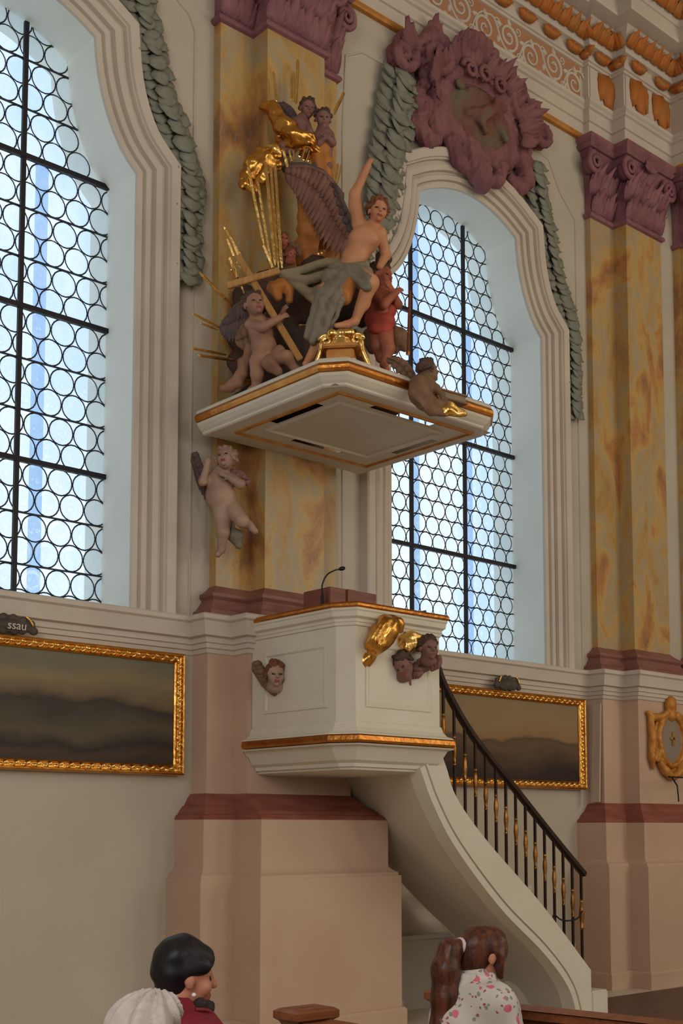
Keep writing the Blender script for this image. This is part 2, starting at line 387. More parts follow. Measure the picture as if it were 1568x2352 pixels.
# ------------------------------------------------------------------ helpers: sculpting with a distance field
class SDF:
    def __init__(s, t0=None, voxel=.008, k=.02, toward=None):
        s.P = []; s.vox = voxel; s.k = k; s.t0 = t0; s.px = (t0 or FPX) / FPX; s.disp = []
    def J(s, p):
        if s.t0 is None or len(p) == 4: return np.array(p[:3], float)
        return at_depth(p[0], p[1], s.t0 - (p[2] if len(p) > 2 else 0.))
    def cap(s, a, b, ra, rb=None, m=0, k=None, sub=False):
        rb = ra if rb is None else rb
        s.P.append(('c', s.J(a), s.J(b), ra * s.px, rb * s.px, m, k, sub)); return s
    def chain(s, pts, rs, m=0, k=None):
        for i in range(len(pts) - 1): s.cap(pts[i], pts[i + 1], rs[i], rs[i + 1], m, k)
        return s
    def ell(s, c, r, ax=None, m=0, k=None, sub=False):
        r = np.array(r if hasattr(r, '__len__') else (r, r, r), float) * s.px
        A = np.stack([_R, -_F0, _Z]) if ax is None else np.array(ax, float)
        s.P.append(('e', s.J(c), A, r, 0, m, k, sub)); return s
    @staticmethod
    def _d(p, X):
        if p[0] == 'c':
            a, b, ra, rb = p[1], p[2], p[3], p[4]; ab = b - a; L2 = ab @ ab
            w = X - a
            t = np.clip((w @ ab) / (L2 + 1e-12), 0, 1) if L2 > 1e-12 else np.zeros(X.shape[:-1])
            return np.linalg.norm(w - t[..., None] * ab, axis=-1) - (ra + (rb - ra) * t)
        q = (X - p[1]) @ p[2].T
        r = p[3]; k0 = np.linalg.norm(q / r, axis=-1); k1 = np.linalg.norm(q / (r * r), axis=-1)
        return k0 * (k0 - 1) / (k1 + 1e-9)
    def _bb(s, p, pad):
        if p[0] == 'c': lo = np.minimum(p[1] - p[3], p[2] - p[4]); hi = np.maximum(p[1] + p[3], p[2] + p[4])
        else:
            e = np.sqrt(((p[2] * p[3][:, None]) ** 2).sum(0)); lo = p[1] - e; hi = p[1] + e
        return lo - pad, hi + pad
    def mesh(s, name, mats, parent=None, loc=None):
        v = s.vox; pad = 5 * v
        adds = [p for p in s.P if not p[7]]
        lo = np.min([s._bb(p, pad)[0] for p in adds], 0); hi = np.max([s._bb(p, pad)[1] for p in adds], 0)
        n = np.ceil((hi - lo) / v).astype(int) + 1
        F = np.full(n, 10 * v + .2, np.float32)
        for p in s.P:
            k = s.k if p[6] is None else p[6]
            a, b = s._bb(p, 4 * v + k)
            i0 = np.maximum(np.floor((a - lo) / v).astype(int), 0); i1 = np.minimum(np.ceil((b - lo) / v).astype(int) + 1, n)
            if (i1 <= i0).any(): continue
            g = np.stack(np.meshgrid(*[lo[i] + v * np.arange(i0[i], i1[i]) for i in range(3)], indexing='ij'), -1)
            d = s._d(p, g); sl = tuple(slice(i0[i], i1[i]) for i in range(3)); Fs = F[sl]
            if p[7]:
                h = np.clip(.5 - .5 * (Fs + d) / k, 0, 1); F[sl] = Fs * (1 - h) - d * h + k * h * (1 - h)
            else:
                h = np.clip(.5 + .5 * (Fs - d) / k, 0, 1); F[sl] = Fs * (1 - h) + d * h - k * h * (1 - h)
        if s.disp:
            near = np.argwhere(np.abs(F) < 4 * v); X = lo + v * near
            for fn in s.disp: F[tuple(near.T)] += fn(X).astype(np.float32)
        F = np.clip(F, -3 * v, 3 * v)
        g = openvdb.FloatGrid(3 * v); g.copyFromArray(F); pts, quads = g.convertToQuads()
        pts = lo + v * pts.astype(float)
        off = np.zeros(3) if loc is None else np.array(loc, float)
        me = bpy.data.meshes.new(name); me.from_pydata((pts - off).tolist(), [], quads[:, ::-1].tolist())
        mats = mats if isinstance(mats, (list, tuple)) else [mats]
        for mm in mats: me.materials.append(mm)
        if len(mats) > 1:
            fc = pts[quads].mean(1); best = np.full(len(fc), 1e9); idx = np.zeros(len(fc), int)
            for p in adds:
                d = s._d(p, fc); w = d < best; best[w] = d[w]; idx[w] = p[5]
            me.polygons.foreach_set('material_index', idx.tolist())
        me.polygons.foreach_set('use_smooth', [True] * len(me.polygons)); me.update()
        return link_mesh(name, me, parent, loc)
    # --- anatomy
    def head(s, c, fwd, H, up=(0, 0, 1), lip=1, eye=2, neck=None, nr=.21, ears=True, skin=0, child=False):
        """c = head centre (world), H = crown to chin in metres"""
        c = np.array(c, float); f = np.array(fwd, float); f /= np.linalg.norm(f); u = np.array(up, float); u = u - f * (u @ f); u /= np.linalg.norm(u); r = np.cross(f, u)
        P = lambda a, b, d: c + H * (a * r + b * f + d * u)
        A = np.stack([r, f, u]); px = s.px; s.px = 1.0; t0 = s.t0; s.t0 = None; kk = .05 * H
        w = 1.1 if child else 1.0
        s.ell(P(0, -.05, .12), (.35 * H * w, .43 * H, .38 * H), A, skin, kk)
        s.ell(P(0, .10, -.16), (.27 * H * w, .29 * H, .33 * H), A, skin, .1 * H)
        s.cap(P(0, .37, .06), P(0, .445, -.10), .04 * H, .065 * H, skin, .04 * H)
        s.cap(P(-.15, .32, .10), P(.15, .32, .10), .05 * H, .05 * H, skin, .06 * H)
        for q in (-1, 1):
            s.ell(P(q * .17, .26, -.13), (.13 * H * w, .11 * H, .13 * H), A, skin, .08 * H)
            s.ell(P(q * .145, .40, .02), (.075 * H, .07 * H, .05 * H), A, skin, .03 * H, True)
            s.ell(P(q * .14, .325, .015), (.06 * H, .05 * H, .028 * H), A, eye, .012 * H)
            if ears: s.ell(P(q * .36 * w, -.04, -.04), (.045 * H, .09 * H, .13 * H), A, skin, .03 * H)
        s.cap(P(-.07, .375, -.255), P(.07, .375, -.255), .028 * H, .028 * H, lip, .02 * H)
        s.cap(P(-.055, .37, -.30), P(.055, .37, -.30), .032 * H, .032 * H, lip, .02 * H)
        s.ell(P(0, .31, -.40), (.10 * H, .09 * H, .09 * H), A, skin, .06 * H)
        if neck is not None: s.cap(P(0, -.10, -.18), np.array(neck, float), nr * H, nr * H * 1.12, skin, .1 * H)
        s.px = px; s.t0 = t0
        return P, A
    def hand(s, w, d, nrm, L, curl=.5, side=1, m=0):
        """w wrist, d finger direction, nrm back of the hand, L hand length"""
        w = np.array(w, float); d = np.array(d, float); d /= np.linalg.norm(d); nn = np.array(nrm, float); nn -= d * (nn @ d); nn /= np.linalg.norm(nn); r = np.cross(d, nn) * side
        px = s.px; s.px = 1.0; t0 = s.t0; s.t0 = None; A = np.stack([r, d, nn])
        s.ell(w + d * L * .26, (.20 * L, .30 * L, .11 * L), A, m, .02 * L)
        for i, (o, ln) in enumerate(((-.16, .40), (-.055, .47), (.055, .44), (.15, .34))):
            a = w + d * L * .48 + r * L * o
            d1 = d * math.cos(curl * .7) - nn * math.sin(curl * .7); d2 = d * math.cos(curl * 1.8) - nn * math.sin(curl * 1.8)
            b = a + d1 * L * ln * .55; e = b + d2 * L * ln * .5
            s.cap(a, b, .055 * L, .048 * L, m, .012 * L); s.cap(b, e, .048 * L, .036 * L, m, .012 * L)
        a = w + d * L * .14 - r * L * .15; b = a + (d * .5 - r * .6 - nn * .2) * L * .28; e = b + (d * .8 - r * .1 - nn * .4 * (1 + curl)) * L * .22
        s.cap(a, b, .065 * L, .052 * L, m, .02 * L); s.cap(b, e, .052 * L, .04 * L, m, .012 * L)
        s.px = px; s.t0 = t0
def folds(dirv, freq, amp, warp=0., phase=0., mask=None):
    """cloth folds: a bent, uneven ripple across direction dirv"""
    d = np.array(dirv, float); d /= np.linalg.norm(d)
    o = np.cross(d, [.3, .5, .8]); o2 = np.cross(d, o)
    def fn(X):
        a = X @ d; u_ = X @ o; v_ = X @ o2
        w = (np.sin(u_ * 9 + phase) + .6 * np.sin(v_ * 13 + 1.7 + phase) + .5 * np.sin(u_ * 21 + a * 8)) * warp
        r = np.sin(freq * .62 * (a + w * .05) + phase)
        y = amp * (np.sign(r) * np.abs(r) ** .75 * .8 + .5 * np.sin(freq * 1.13 * (a - w * .04) + 2.1)) * (.55 + .45 * np.sin(u_ * 6 + 1.3 * phase))
        return y if mask is None else y * mask(X)
    return fn
def lumps(freq, amp, seed=0):
    r = np.random.default_rng(seed); D = r.normal(size=(5, 3)); ph = r.uniform(0, 6, 5)
    def fn(X):
        y = 0
        for i in range(5): y = y + np.sin(X @ D[i] * freq * (.7 + .2 * i) + ph[i])
        return amp * y / 2.5
    return fn
def curls(s, c, f, u, H, n, rr, seed, m=0, back=True, face=.28):
    """locks of hair over a skull"""
    r_ = np.random.default_rng(seed); f = np.array(f, float); f /= np.linalg.norm(f); u = np.array(u, float); u -= f * (u @ f); u /= np.linalg.norm(u); r = np.cross(f, u)
    px = s.px; s.px = 1.0; t0 = s.t0; s.t0 = None; A = np.stack([r, f, u]); c = np.array(c, float)
    s.ell(c + H * (-.11 * f + .19 * u), (.42 * H, .44 * H, .38 * H), A, m, .03 * H)
    k = 0
    while k < n:
        v = r_.normal(size=3); v /= np.linalg.norm(v)
        if v[1] > face and v[2] < .55: continue
        if v[2] < -.45: continue
        p = c + H * (.43 * v[0] * r + (.45 * v[1] - .09) * f + (.43 * v[2] + .15) * u)
        s.ell(p, (rr * H * r_.uniform(.8, 1.3),) * 3, A, m, .02 * H); k += 1
    s.px = px; s.t0 = t0
def feather_wing(mb, lead, tips, width, normal, rows=1, m=0, thick=.012):
    """flight feathers hung from a leading edge; lead and tips are equally long lists of world points"""
    nrm = np.array(normal, float); nrm /= np.linalg.norm(nrm)
    for i, (a, b) in enumerate(zip(lead, tips)):
        a = np.array(a, float); b = np.array(b, float); up = b - a; L = np.linalg.norm(up)
        place_leaf(mb, leaf_verts(L, width, .08, 0, .35, 5), a - nrm * (.004 * (i % 2)), up, nrm, 1.0, m)
def lerp_pts(pts, n):
    pts = [np.array(p, float) for p in pts]; d = [0]
    for i in range(1, len(pts)): d.append(d[-1] + np.linalg.norm(pts[i] - pts[i - 1]))
    out = []
    for q in np.linspace(0, d[-1], n):
        i = min(max(np.searchsorted(d, q, 'right') - 1, 0), len(pts) - 2)
        t = (q - d[i]) / max(d[i + 1] - d[i], 1e-9); out.append(pts[i] * (1 - t) + pts[i + 1] * t)
    return out
def smooth_path(pts, n):
    """Catmull-Rom through points"""
    P = [np.array(p, float) for p in pts]; P = [2 * P[0] - P[1]] + P + [2 * P[-1] - P[-2]]
    out = []; seg = len(P) - 3
    for q in np.linspace(0, seg - 1e-6, n):
        i = int(q); t = q - i; a, b, c, d = P[i:i + 4]
        out.append(.5 * ((2 * b) + (-a + c) * t + (2 * a - 5 * b + 4 * c - d) * t * t + (-a + 3 * b - 3 * c + d) * t ** 3))
    return out
# ================================================================== the room
WY = 8.0; FLOOR = 0.10; X0, X1 = -3.0, 16.0; TOPZ = 12.6
def slab(name, x0, x1, y0, y1, z0, z1, m, label, cat):
    b = MB(); b.box(x0, x1, y0, y1, z0, z1); return tag(b.build(name, m), label, cat, kind='structure')
slab('floor', X0, X1, -9.2, 9.0, -.1, FLOOR, M['floor'], 'nave floor under the pews, made pale to bounce light upward', 'floor')
slab('ceiling', X0, X1, -9.2, 9.0, TOPZ, TOPZ + .2, M['plaster'], 'pale vault over the nave', 'ceiling')
slab('wall_right', X0, X1, -9.4, -9.2, FLOOR, TOPZ, M['plaster'], 'plain far wall of the nave behind the pews', 'wall')
slab('wall_back', X0 - .2, X0, -9.2, 9.0, FLOOR, TOPZ, M['plaster'], 'plain end wall of the nave at the pew backs', 'wall')
slab('wall_front', X1, X1 + .2, -9.2, 9.0, FLOOR, TOPZ, M['plaster'], 'plain end wall of the nave ahead of the pews', 'wall')

WIN_X = (3.94, 8.81); SILL = 3.22
def opening_half():
    pts = [(1.08, SILL), (1.08, 5.0), (1.08, 6.70)]
    pts += [(1.00, 6.775), (.93, 6.86), (.865, 6.97), (.81, 7.09), (.765, 7.22), (.73, 7.36), (.708, 7.50)]
    pts += [(.695, 7.64)]
    for i in range(1, 9):
        x = .695 * (1 - i / 8); pts.append((x, 7.64 + .215 * (1 - (x / .695) ** 2)))
    return pts
H_ = opening_half()
OPEN = H_ + [(-x, z) for x, z in H_[-2::-1]]            # bottom right, up, over, down to bottom left
# front face of the wall with two openings
vs = [(X0, FLOOR), (X1, FLOOR), (X1, TOPZ), (X0, TOPZ)]; loops = [[0, 1, 2, 3]]
for cx in WIN_X:
    o = len(vs); vs += [(cx + x, z) for x, z in OPEN]; loops.append(list(range(o, len(vs)))[::-1])
edges = [(l[i], l[(i + 1) % len(l)]) for l in loops for i in range(len(l))]
b = MB(); b.box(8.86, 13.5, 5.4, 7.2, FLOOR, FLOOR + .012); tag(b.build('dais', M['dais']), 'brown wooden boards on the floor at the foot of the stair', 'floor boards')
r = delaunay_2d_cdt([Vector(v) for v in vs], edges, [], 1, 1e-6)
tri = []
def inside(x, z):
    for cx in WIN_X:
        c = False; P = [(cx + a, b) for a, b in OPEN]; j = len(P) - 1
        for i in range(len(P)):
            if (P[i][1] > z) != (P[j][1] > z) and x < (P[j][0] - P[i][0]) * (z - P[i][1]) / (P[j][1] - P[i][1]) + P[i][0]: c = not c
            j = i
        if c: return True
    return False
for f in r[2]:
    g = np.mean([r[0][i][:] for i in f], 0)
    if not inside(*g): tri.append(tuple(f))
wb_ = MB(); wb_.add([(v[0], WY, v[1]) for v in r[0]], tri)
wall = tag(wb_.build('wall_left', M['plaster']), 'pale plaster nave wall carrying the pulpit and two tall windows', 'wall', kind='structure')
for cx in WIN_X:
    b = MB(); sweep(b, [(cx + x, z) for x, z in OPEN], [(0, WY), (0, 8.66)], lambda x, z, h: (x, h, z), closed=True)
    b.build('reveal', M['reveal'], wall)
# a lower block of plaster behind the stair
b = MB(); b.box(7.55, 8.6, 7.90, 8.0, FLOOR, .74); b.box(7.55, 8.6, 7.885, 7.90, .70, .74); b.build('wainscot_block', M['plaster'], wall)

b = MB(); b.box(11.75, 12.03, 7.79, 8.0, 3.3, 9.12); b.build('infill', M['plaster'], wall)
def poly_sheet(cx, grow, y, mb):
    P = [(cx + p[0], p[1]) for p in OPEN]
    if grow:
        P = [tuple(p) for p in offset_path(P, grow, True)]
    rr = delaunay_2d_cdt([Vector(p) for p in P], [(i, (i + 1) % len(P)) for i in range(len(P))], [], 1, 1e-6)
    mb.add([(v[0], y, v[1]) for v in rr[0]], [tuple(f) for f in rr[2]])

# ------------------------------------------------------------------ leaded windows
GY = 8.40
def disc_mesh(DR):
    v = [(0, -.012, 0)]; f = []; n = 16
    for rad, y in ((.25, -.003), (.8, .002), (.97, -.003)):
        for i in range(n): a = 2 * math.pi * i / n; v.append((rad * DR * math.cos(a), y, rad * DR * math.sin(a)))
    for i in range(n): f.append((0, 1 + i, 1 + (i + 1) % n))
    for q in range(2):
        for i in range(n): a = 1 + q * n + i; bb = 1 + q * n + (i + 1) % n; f.append((a, a + n, bb + n, bb))
    me = bpy.data.meshes.new('bullseye_pane'); me.from_pydata(v, [], f); me.materials.append(M['bullseye'])
    me.polygons.foreach_set('use_smooth', [True] * len(f)); return me
for wi, cx in enumerate(WIN_X):
    w = empty('window_%d' % (wi + 1), (cx, GY, SILL), ['tall leaded bullseye window cut by the picture edge, above the wide landscape painting', 'tall leaded bullseye window behind the pulpit canopy'][wi], 'window', kind='structure')
    came = MB(); centres = []
    if wi == 0:
        DR = .1045; bars = (4.39, 5.56, 6.73); posts = (-.33, .33)
        rows_ = [(SILL + .39 * k + (DR if q == 0 else .39 - DR), 1.02 + (DR if q else 0)) for k in range(12) for q in range(2)]
        for k in range(1, 12): came.box(cx - 1.1, cx + 1.1, GY - .008, GY + .004, SILL + .39 * k - .006, SILL + .39 * k + .006)
    else:
        DR = .0905; bars = (4.37, 5.525, 6.68); posts = (-.425, .33)
        rows_ = [(3.215 + .165 * (k + .5), .975 + (DR if k % 2 else 0)) for k in range(28)]
        for k in range(1, 28):
            zb = 3.215 + .165 * k
            came.tube([(cx - 1.1 + i * DR / 2, GY, zb + (.010 if k % 2 else -.010) * math.cos((-1.1 + i * DR / 2 - .975) / DR * math.pi)) for i in range(50)], .004, 4)
    for z, x0_ in rows_:
        x = x0_ - 13 * 2 * DR
        while x < 1.2:
            if any(inside(cx + a, b_) for a, b_ in [(x, z), (x + .06, z), (x - .06, z), (x, z + .06), (x, z - .06)]): centres.append((x, z))
            x += 2 * DR
    for x, z in centres:
        came.tube([(cx + x + DR * .97 * math.cos(2 * math.pi * i / 18), GY, z + DR * .97 * math.sin(2 * math.pi * i / 18)) for i in range(18)], .0058, 4, closed=True)
    seen = 0; DISC = disc_mesh(DR * .97)
    for x, z in centres[::-1]:
        if wi == 0 and x < -.35: continue                # beyond the picture edge
        if wi == 1 and x < -.86 and z < 6.5: continue
        if seen >= 300: break
        o = bpy.data.objects.new('bullseye_pane', DISC); COL.objects.link(o); o.parent = w
        o.location = (x, rng.uniform(-.002, .002), z - SILL); o.rotation_euler = (rng.uniform(-.05, .05), rng.uniform(0, 6.28), rng.uniform(-.05, .05)); seen += 1
    co = came.build('lead_came', M['lead'], w); co['kind'] = 'stuff'
    b = MB(); poly_sheet(cx, .01, GY + .012, b); b.build('filler_pane', M['quarry'], w)
    for z in bars:
        b = MB(); b.box(cx - 1.09, cx + 1.09, GY - .045, GY - .012, z - .019, z + .019); b.build('iron_bar', M['iron'], w)
    for x in posts:
        b = MB(); b.box(cx + x - .018, cx + x + .018, GY - .04, GY - .014, SILL, 7.86 - .215 * (x / .695) ** 2 - .02); b.build('iron_bar', M['iron'], w)
    # tinted outer panes beyond the bullseye glass
    for x in ((-.80, -.05, .62) if wi == 0 else (-.92, -.12, .66)):
        b = MB(); b.box(cx + x - .055, cx + x + .055, 8.62, 8.626, SILL, 7.84 if abs(x) < .5 else 6.9); b.build('outer_pane', M['outer'], w)

# ------------------------------------------------------------------ stepped mouldings round the windows
PROF = [(0, .0), (0, .03), (.045, .035), (.05, .022), (.06, .022), (.066, .055), (.105, .062), (.125, .045), (.13, .032), (.142, .032), (.148, .072), (.195, .082), (.225, .065), (.23, .05), (.242, .05), (.248, .085), (.262, .085), (.268, .105), (.345, .11), (.36, .095), (.36, 0)]
for wi, cx in enumerate(WIN_X):
    b = MB(); pth = [(cx + x, z) for x, z in OPEN]; pth[0] = (pth[0][0], 3.27); pth[-1] = (pth[-1][0], 3.27)
    sweep(b, pth, PROF, lambda x, z, h: (x, WY - h, z))
    tag(b.build('trim_%d' % (1 + wi), M['moulding']), ['stepped plaster moulding round the window above the wide landscape painting', 'stepped plaster moulding round the window behind the pulpit canopy'][wi], 'window moulding', kind='structure')
# thin panel beads on the wall
def bead(path, name, label):
    b = MB(); sweep(b, path, [(-.011, 0), (-.006, .012), (.006, .012), (.011, 0)], lambda x, z, h: (x, WY - h, z))
    tag(b.build(name, M['plaster']), label, 'panel bead', kind='structure')
bead([(5.56, 3.32), (5.56, 8.10), (5.50, 8.22), (5.2, 8.4), (4.9, 8.75), (3.0, 8.80)], 'trim_3', 'thin plaster bead between the first window and the pulpit pilaster')
bead([(10.50, 3.32), (10.50, 8.16), (10.24, 8.40), (10.07, 8.68), (9.86, 8.72), (7.40, 8.72), (7.20, 8.6), (7.16, 7.9), (7.16, 3.32)], 'trim_4', 'thin plaster bead framing the wall round the second window')

# ------------------------------------------------------------------ ledge over the dado
PED = [(X0, 8.0), (5.60, 8.0), (5.60, 7.80), (5.845, 7.80), (5.845, 7.605), (6.90, 7.605), (6.90, 7.80), (7.17, 7.80), (7.17, 8.0), (10.57, 8.0), (10.57, 7.80), (10.90, 7.80), (10.90, 7.605), (X1, 7.605)]
b = MB(); sweep(b, PED, [(0, 3.30), (.10, 3.30), (.125, 3.285), (.125, 3.255), (.105, 3.24), (.095, 3.20), (.085, 3.135), (.05, 3.125), (.05, 3.085), (.035, 3.08), (.035, 3.045), (.02, 3.04), (.015, 3.01), (0, 3.0)], PLAN)
tag(b.build('trim_5', M['moulding']), 'white stepped plaster ledge running under the windows and round the pilasters', 'ledge', kind='structure')

# ------------------------------------------------------------------ pilasters
def capital(parent, plan, fronts):
    b = MB(); sweep(b, plan, [(0, 8.23), (.03, 8.24), (.04, 8.26), (.03, 8.285), (.0, 8.29), (.0, 8.33), (.006, 8.6), (.03, 8.86), (.07, 8.97), (0, 8.97)], PLAN)
    cap = b.build('capital', M['capital'], parent)
    b = MB(); sweep(b, plan, [(0, 8.97), (.10, 8.97), (.13, 9.0), (.115, 9.03), (.14, 9.06), (.14, 9.10), (0, 9.10)], PLAN); b.build('abacus', M['capital'], cap)
    big = acanthus(.30, .15, .34); tall = acanthus(.38, .13, .36)
    for (xa, xb, y, vl, vr) in fronts:
        if xb - xa < .06: continue
        w = xb - xa; n = max(1, int(round(w / .17)))
        for i in range(n):
            b = MB(); place_leaf(b, big, (xa + w * (i + .5) / n, y - .005, 8.30), (0, -.10, 1), (0, -1, 0)); b.build('acanthus_leaf', M['capital'], cap, True)
        for i in range(n + 1):
            b = MB(); place_leaf(b, tall, (xa + .05 + (w - .10) * i / n, y - .004, 8.48), (0, -.16, 1), (0, -1, 0)); b.build('acanthus_leaf', M['capital'], cap, True)
        for s, on in ((-1, vl), (1, vr)):
            if not on: continue
            xe = xa if s < 0 else xb
            for q, yy in ((1, y - .09),):
                b = MB(); sp = spiral((xe + s * .04, yy, 8.80), .118, .018, 1.9, math.pi * .5, (-s, 0, 0), (0, 0, 1), 40, (0, -.035, 0))
                b.tube(sp, [.034 - .018 * i / 39 for i in range(40)], 7)
                b.tube([(xe + s * .04, yy + .10, 8.80), (xe + s * .04, yy + .01, 8.80)], .10, 14)
                b.tube([(xe - s * .16, y - .01, 8.56), (xe - s * .10, y - .05, 8.75), (xe - s * .02, yy + .01, 8.90), (xe + s * .03, yy, 8.92)], [.02, .028, .034, .03], 7)
                b.build('volute', M['capital'], cap, True)
        cxm = (xa + xb) / 2
        if w > .4:
            b = MB(); 
            for i in range(7): a = math.pi * (i / 6); place_leaf(b, leaf_verts(.13, .035, .1, 0, .4, 4), (cxm, y - .10, 8.92), (math.cos(a), -.2, math.sin(a) + .1), (0, -1, 0))
            b.build('rosette', M['capital'], cap, True)
def pilaster(num, label, x0, xa, xb, x1, yb, yf, ped, low, low2, right_open=False, parts=True):
    """x0..x1 = backing strip, xa..xb = projecting front"""
    root = empty('trim_%d' % num, (xa, yf, FLOOR), label, 'pilaster', kind='structure')
    plan = [(x0, 8.0), (x0, yb), (xa, yb), (xa, yf), (xb, yf), (xb, yb), (x1, yb), (x1, 8.0)]
    b = MB(); sweep(b, plan, [(0, 3.50), (0, 8.24)], PLAN); b.build('shaft', M['shaft'], root)
    b = MB(); sweep(b, plan, [(0, 3.30), (.15, 3.30), (.155, 3.345), (.12, 3.37), (.085, 3.42), (.075, 3.44), (.095, 3.465), (.095, 3.49), (.06, 3.51), (.03, 3.535), (0, 3.565)], PLAN); b.build('base', M['redbase'], root)
    capital(root, plan, [(x0 + .02, xa - .02, yb, 1, 0), (xa, xb, yf, 1, 1), (xb + .02, x1 - .02, yb, 0, 1)])
    def pl(p): return [(p[0], 8.0), (p[0], p[4]), (p[1], p[4]), (p[1], p[5]), (p[2], p[5]), (p[2], p[4]), (p[3], p[4]), (p[3], 8.0)]
    if ped:
        b = MB(); sweep(b, pl(ped), [(0, 1.90), (0, 3.02)], PLAN); b.build('pedestal', M['pedestal'], root)
        A = pl(ped); Bq = pl(low); hs = [(0., 1.935), (.10, 1.925), (.22, 1.90), (.36, 1.86), (.42, 1.845), (.5, 1.84), (.74, 1.80), (.82, 1.775), (.92, 1.77), (1.0, 1.745), (1.0, 1.735)]
        b = MB(); rows = [[(a[0] + (c[0] - a[0]) * t, a[1] + (c[1] - a[1]) * t, z) for a, c in zip(A, Bq)] for t, z in hs]
        k = len(A); b.add([p for r_ in rows for p in r_], [(i * k + j, i * k + j + 1, (i + 1) * k + j + 1, (i + 1) * k + j) for i in range(len(rows) - 1) for j in range(k - 1)]); b.build('plinth_band', M['redstone'], root)
        b = MB(); sweep(b, pl(low), [(0, 1.735), (0, 1.36)], PLAN); b.build('upper_plinth', M['pedestal'], root)
        A = pl(low); Bq = pl(low2); rows = [[(a[0] + (c[0] - a[0]) * t, a[1] + (c[1] - a[1]) * t, z) for a, c in zip(A, Bq)] for t, z in ((0, 1.37), (.3, 1.345), (.75, 1.325), (.8, 1.30), (1, 1.30), (1, FLOOR))]
        b = MB(); b.add([p for r_ in rows for p in r_], [(i * k + j, i * k + j + 1, (i + 1) * k + j + 1, (i + 1) * k + j) for i in range(len(rows) - 1) for j in range(k - 1)]); b.build('lower_plinth', M['pedestal'], root)
        b = MB(); sweep(b, pl(low2), [(0, FLOOR), (.03, FLOOR), (.03, .25), (.015, .27), (0, .27)], PLAN); b.build('skirting', M['pedestal'], root)
    return root
pilaster(6, 'yellow marble pilaster behind the pulpit with purple capital above', 5.755, 6.09, 6.71, 7.015, 7.915, 7.722,
         (5.60, 5.845, 6.90, 7.17, 7.80, 7.605), (5.45, 5.742, 7.03, 7.32, 7.62, 7.304), (5.38, 5.667, 7.09, 7.38, 7.552, 7.214))
pilaster(7, 'yellow marble pilaster beside the second window, gilt shield on its pedestal', 10.68, 11.09, 11.74, 11.745, 7.93, 7.76,
         (10.57, 10.905, 15.9, 15.95, 7.80, 7.605), (10.37, 10.716, 15.9, 15.95, 7.64, 7.43), (10.30, 10.64, 15.9, 15.95, 7.56, 7.34))
pilaster(8, 'yellow marble pilaster cut by the picture edge beside the far pilaster', 12.02, 12.04, 12.9, 13.0, 7.70, 7.60, None, None, None)

# ------------------------------------------------------------------ entablature
ENT = [(X0, 8.0), (5.755, 8.0), (5.755, 7.92), (6.09, 7.92), (6.09, 7.72), (6.71, 7.72), (6.71, 7.92), (7.015, 7.92), (7.015, 8.0), (10.68, 8.0), (10.68, 7.93), (11.09, 7.93), (11.09, 7.76), (11.98, 7.76), (11.98, 7.50), (X1, 7.50)]
ent = empty('trim_9', (8, 8, 9.1), 'white and gilt church entablature above the windows with a coloured frieze', 'entablature', kind='structure')
b = MB(); sweep(b, ENT, [(0, 9.10), (.045, 9.10), (.055, 9.115), (.055, 9.15), (.045, 9.16), (0, 9.16)], PLAN); b.build('gold_fillet', M['goldpaint'], ent)
b = MB(); sweep(b, ENT, [(0, 9.16), (.03, 9.16), (.03, 9.29), (.05, 9.295), (.05, 9.42), (.075, 9.43), (.085, 9.45), (.11, 9.47), (.115, 9.50), (.02, 9.505)], PLAN); b.build('architrave', M['moulding'], ent)
b = MB(); sweep(b, ENT, [(.02, 9.50), (.02, 9.96)], PLAN); fr = b.build('frieze', M['moulding'], ent)
for xa, xb in ((X0 + .1, 5.70), (7.06, 10.60)):
    b = MB(); b.box(xa, xb, 7.972, 7.99, 9.52, 9.925); b.build('frieze_ground', M['frieze'], fr)
b = MB(); sweep(b, ENT, [(.02, 9.93), (.045, 9.935), (.05, 9.955), (.07, 9.96), (.075, 9.975), (.075, 10.075), (.10, 10.085), (.13, 10.09), (.14, 10.15), (.15, 10.16), (.17, 10.24), (.24, 10.32), (.40, 10.33), (.41, 10.35), (.41, 10.48), (.43, 10.485), (.47, 10.56), (.49, 10.66), (.57, 10.72), (.57, 10.8), (0, 10.85)], PLAN); cor = b.build('cornice', M['moulding'], ent)
for (xa, xb, y) in ((10.685, 11.085, 7.905), (11.095, 11.975, 7.735), (5.76, 6.085, 7.895), (6.095, 6.705, 7.695)):
    b = MB(); b.box(xa, xb, y - .008, y + .01, 9.515, 9.925); b.build('frieze_panel', M['moulding'], fr)
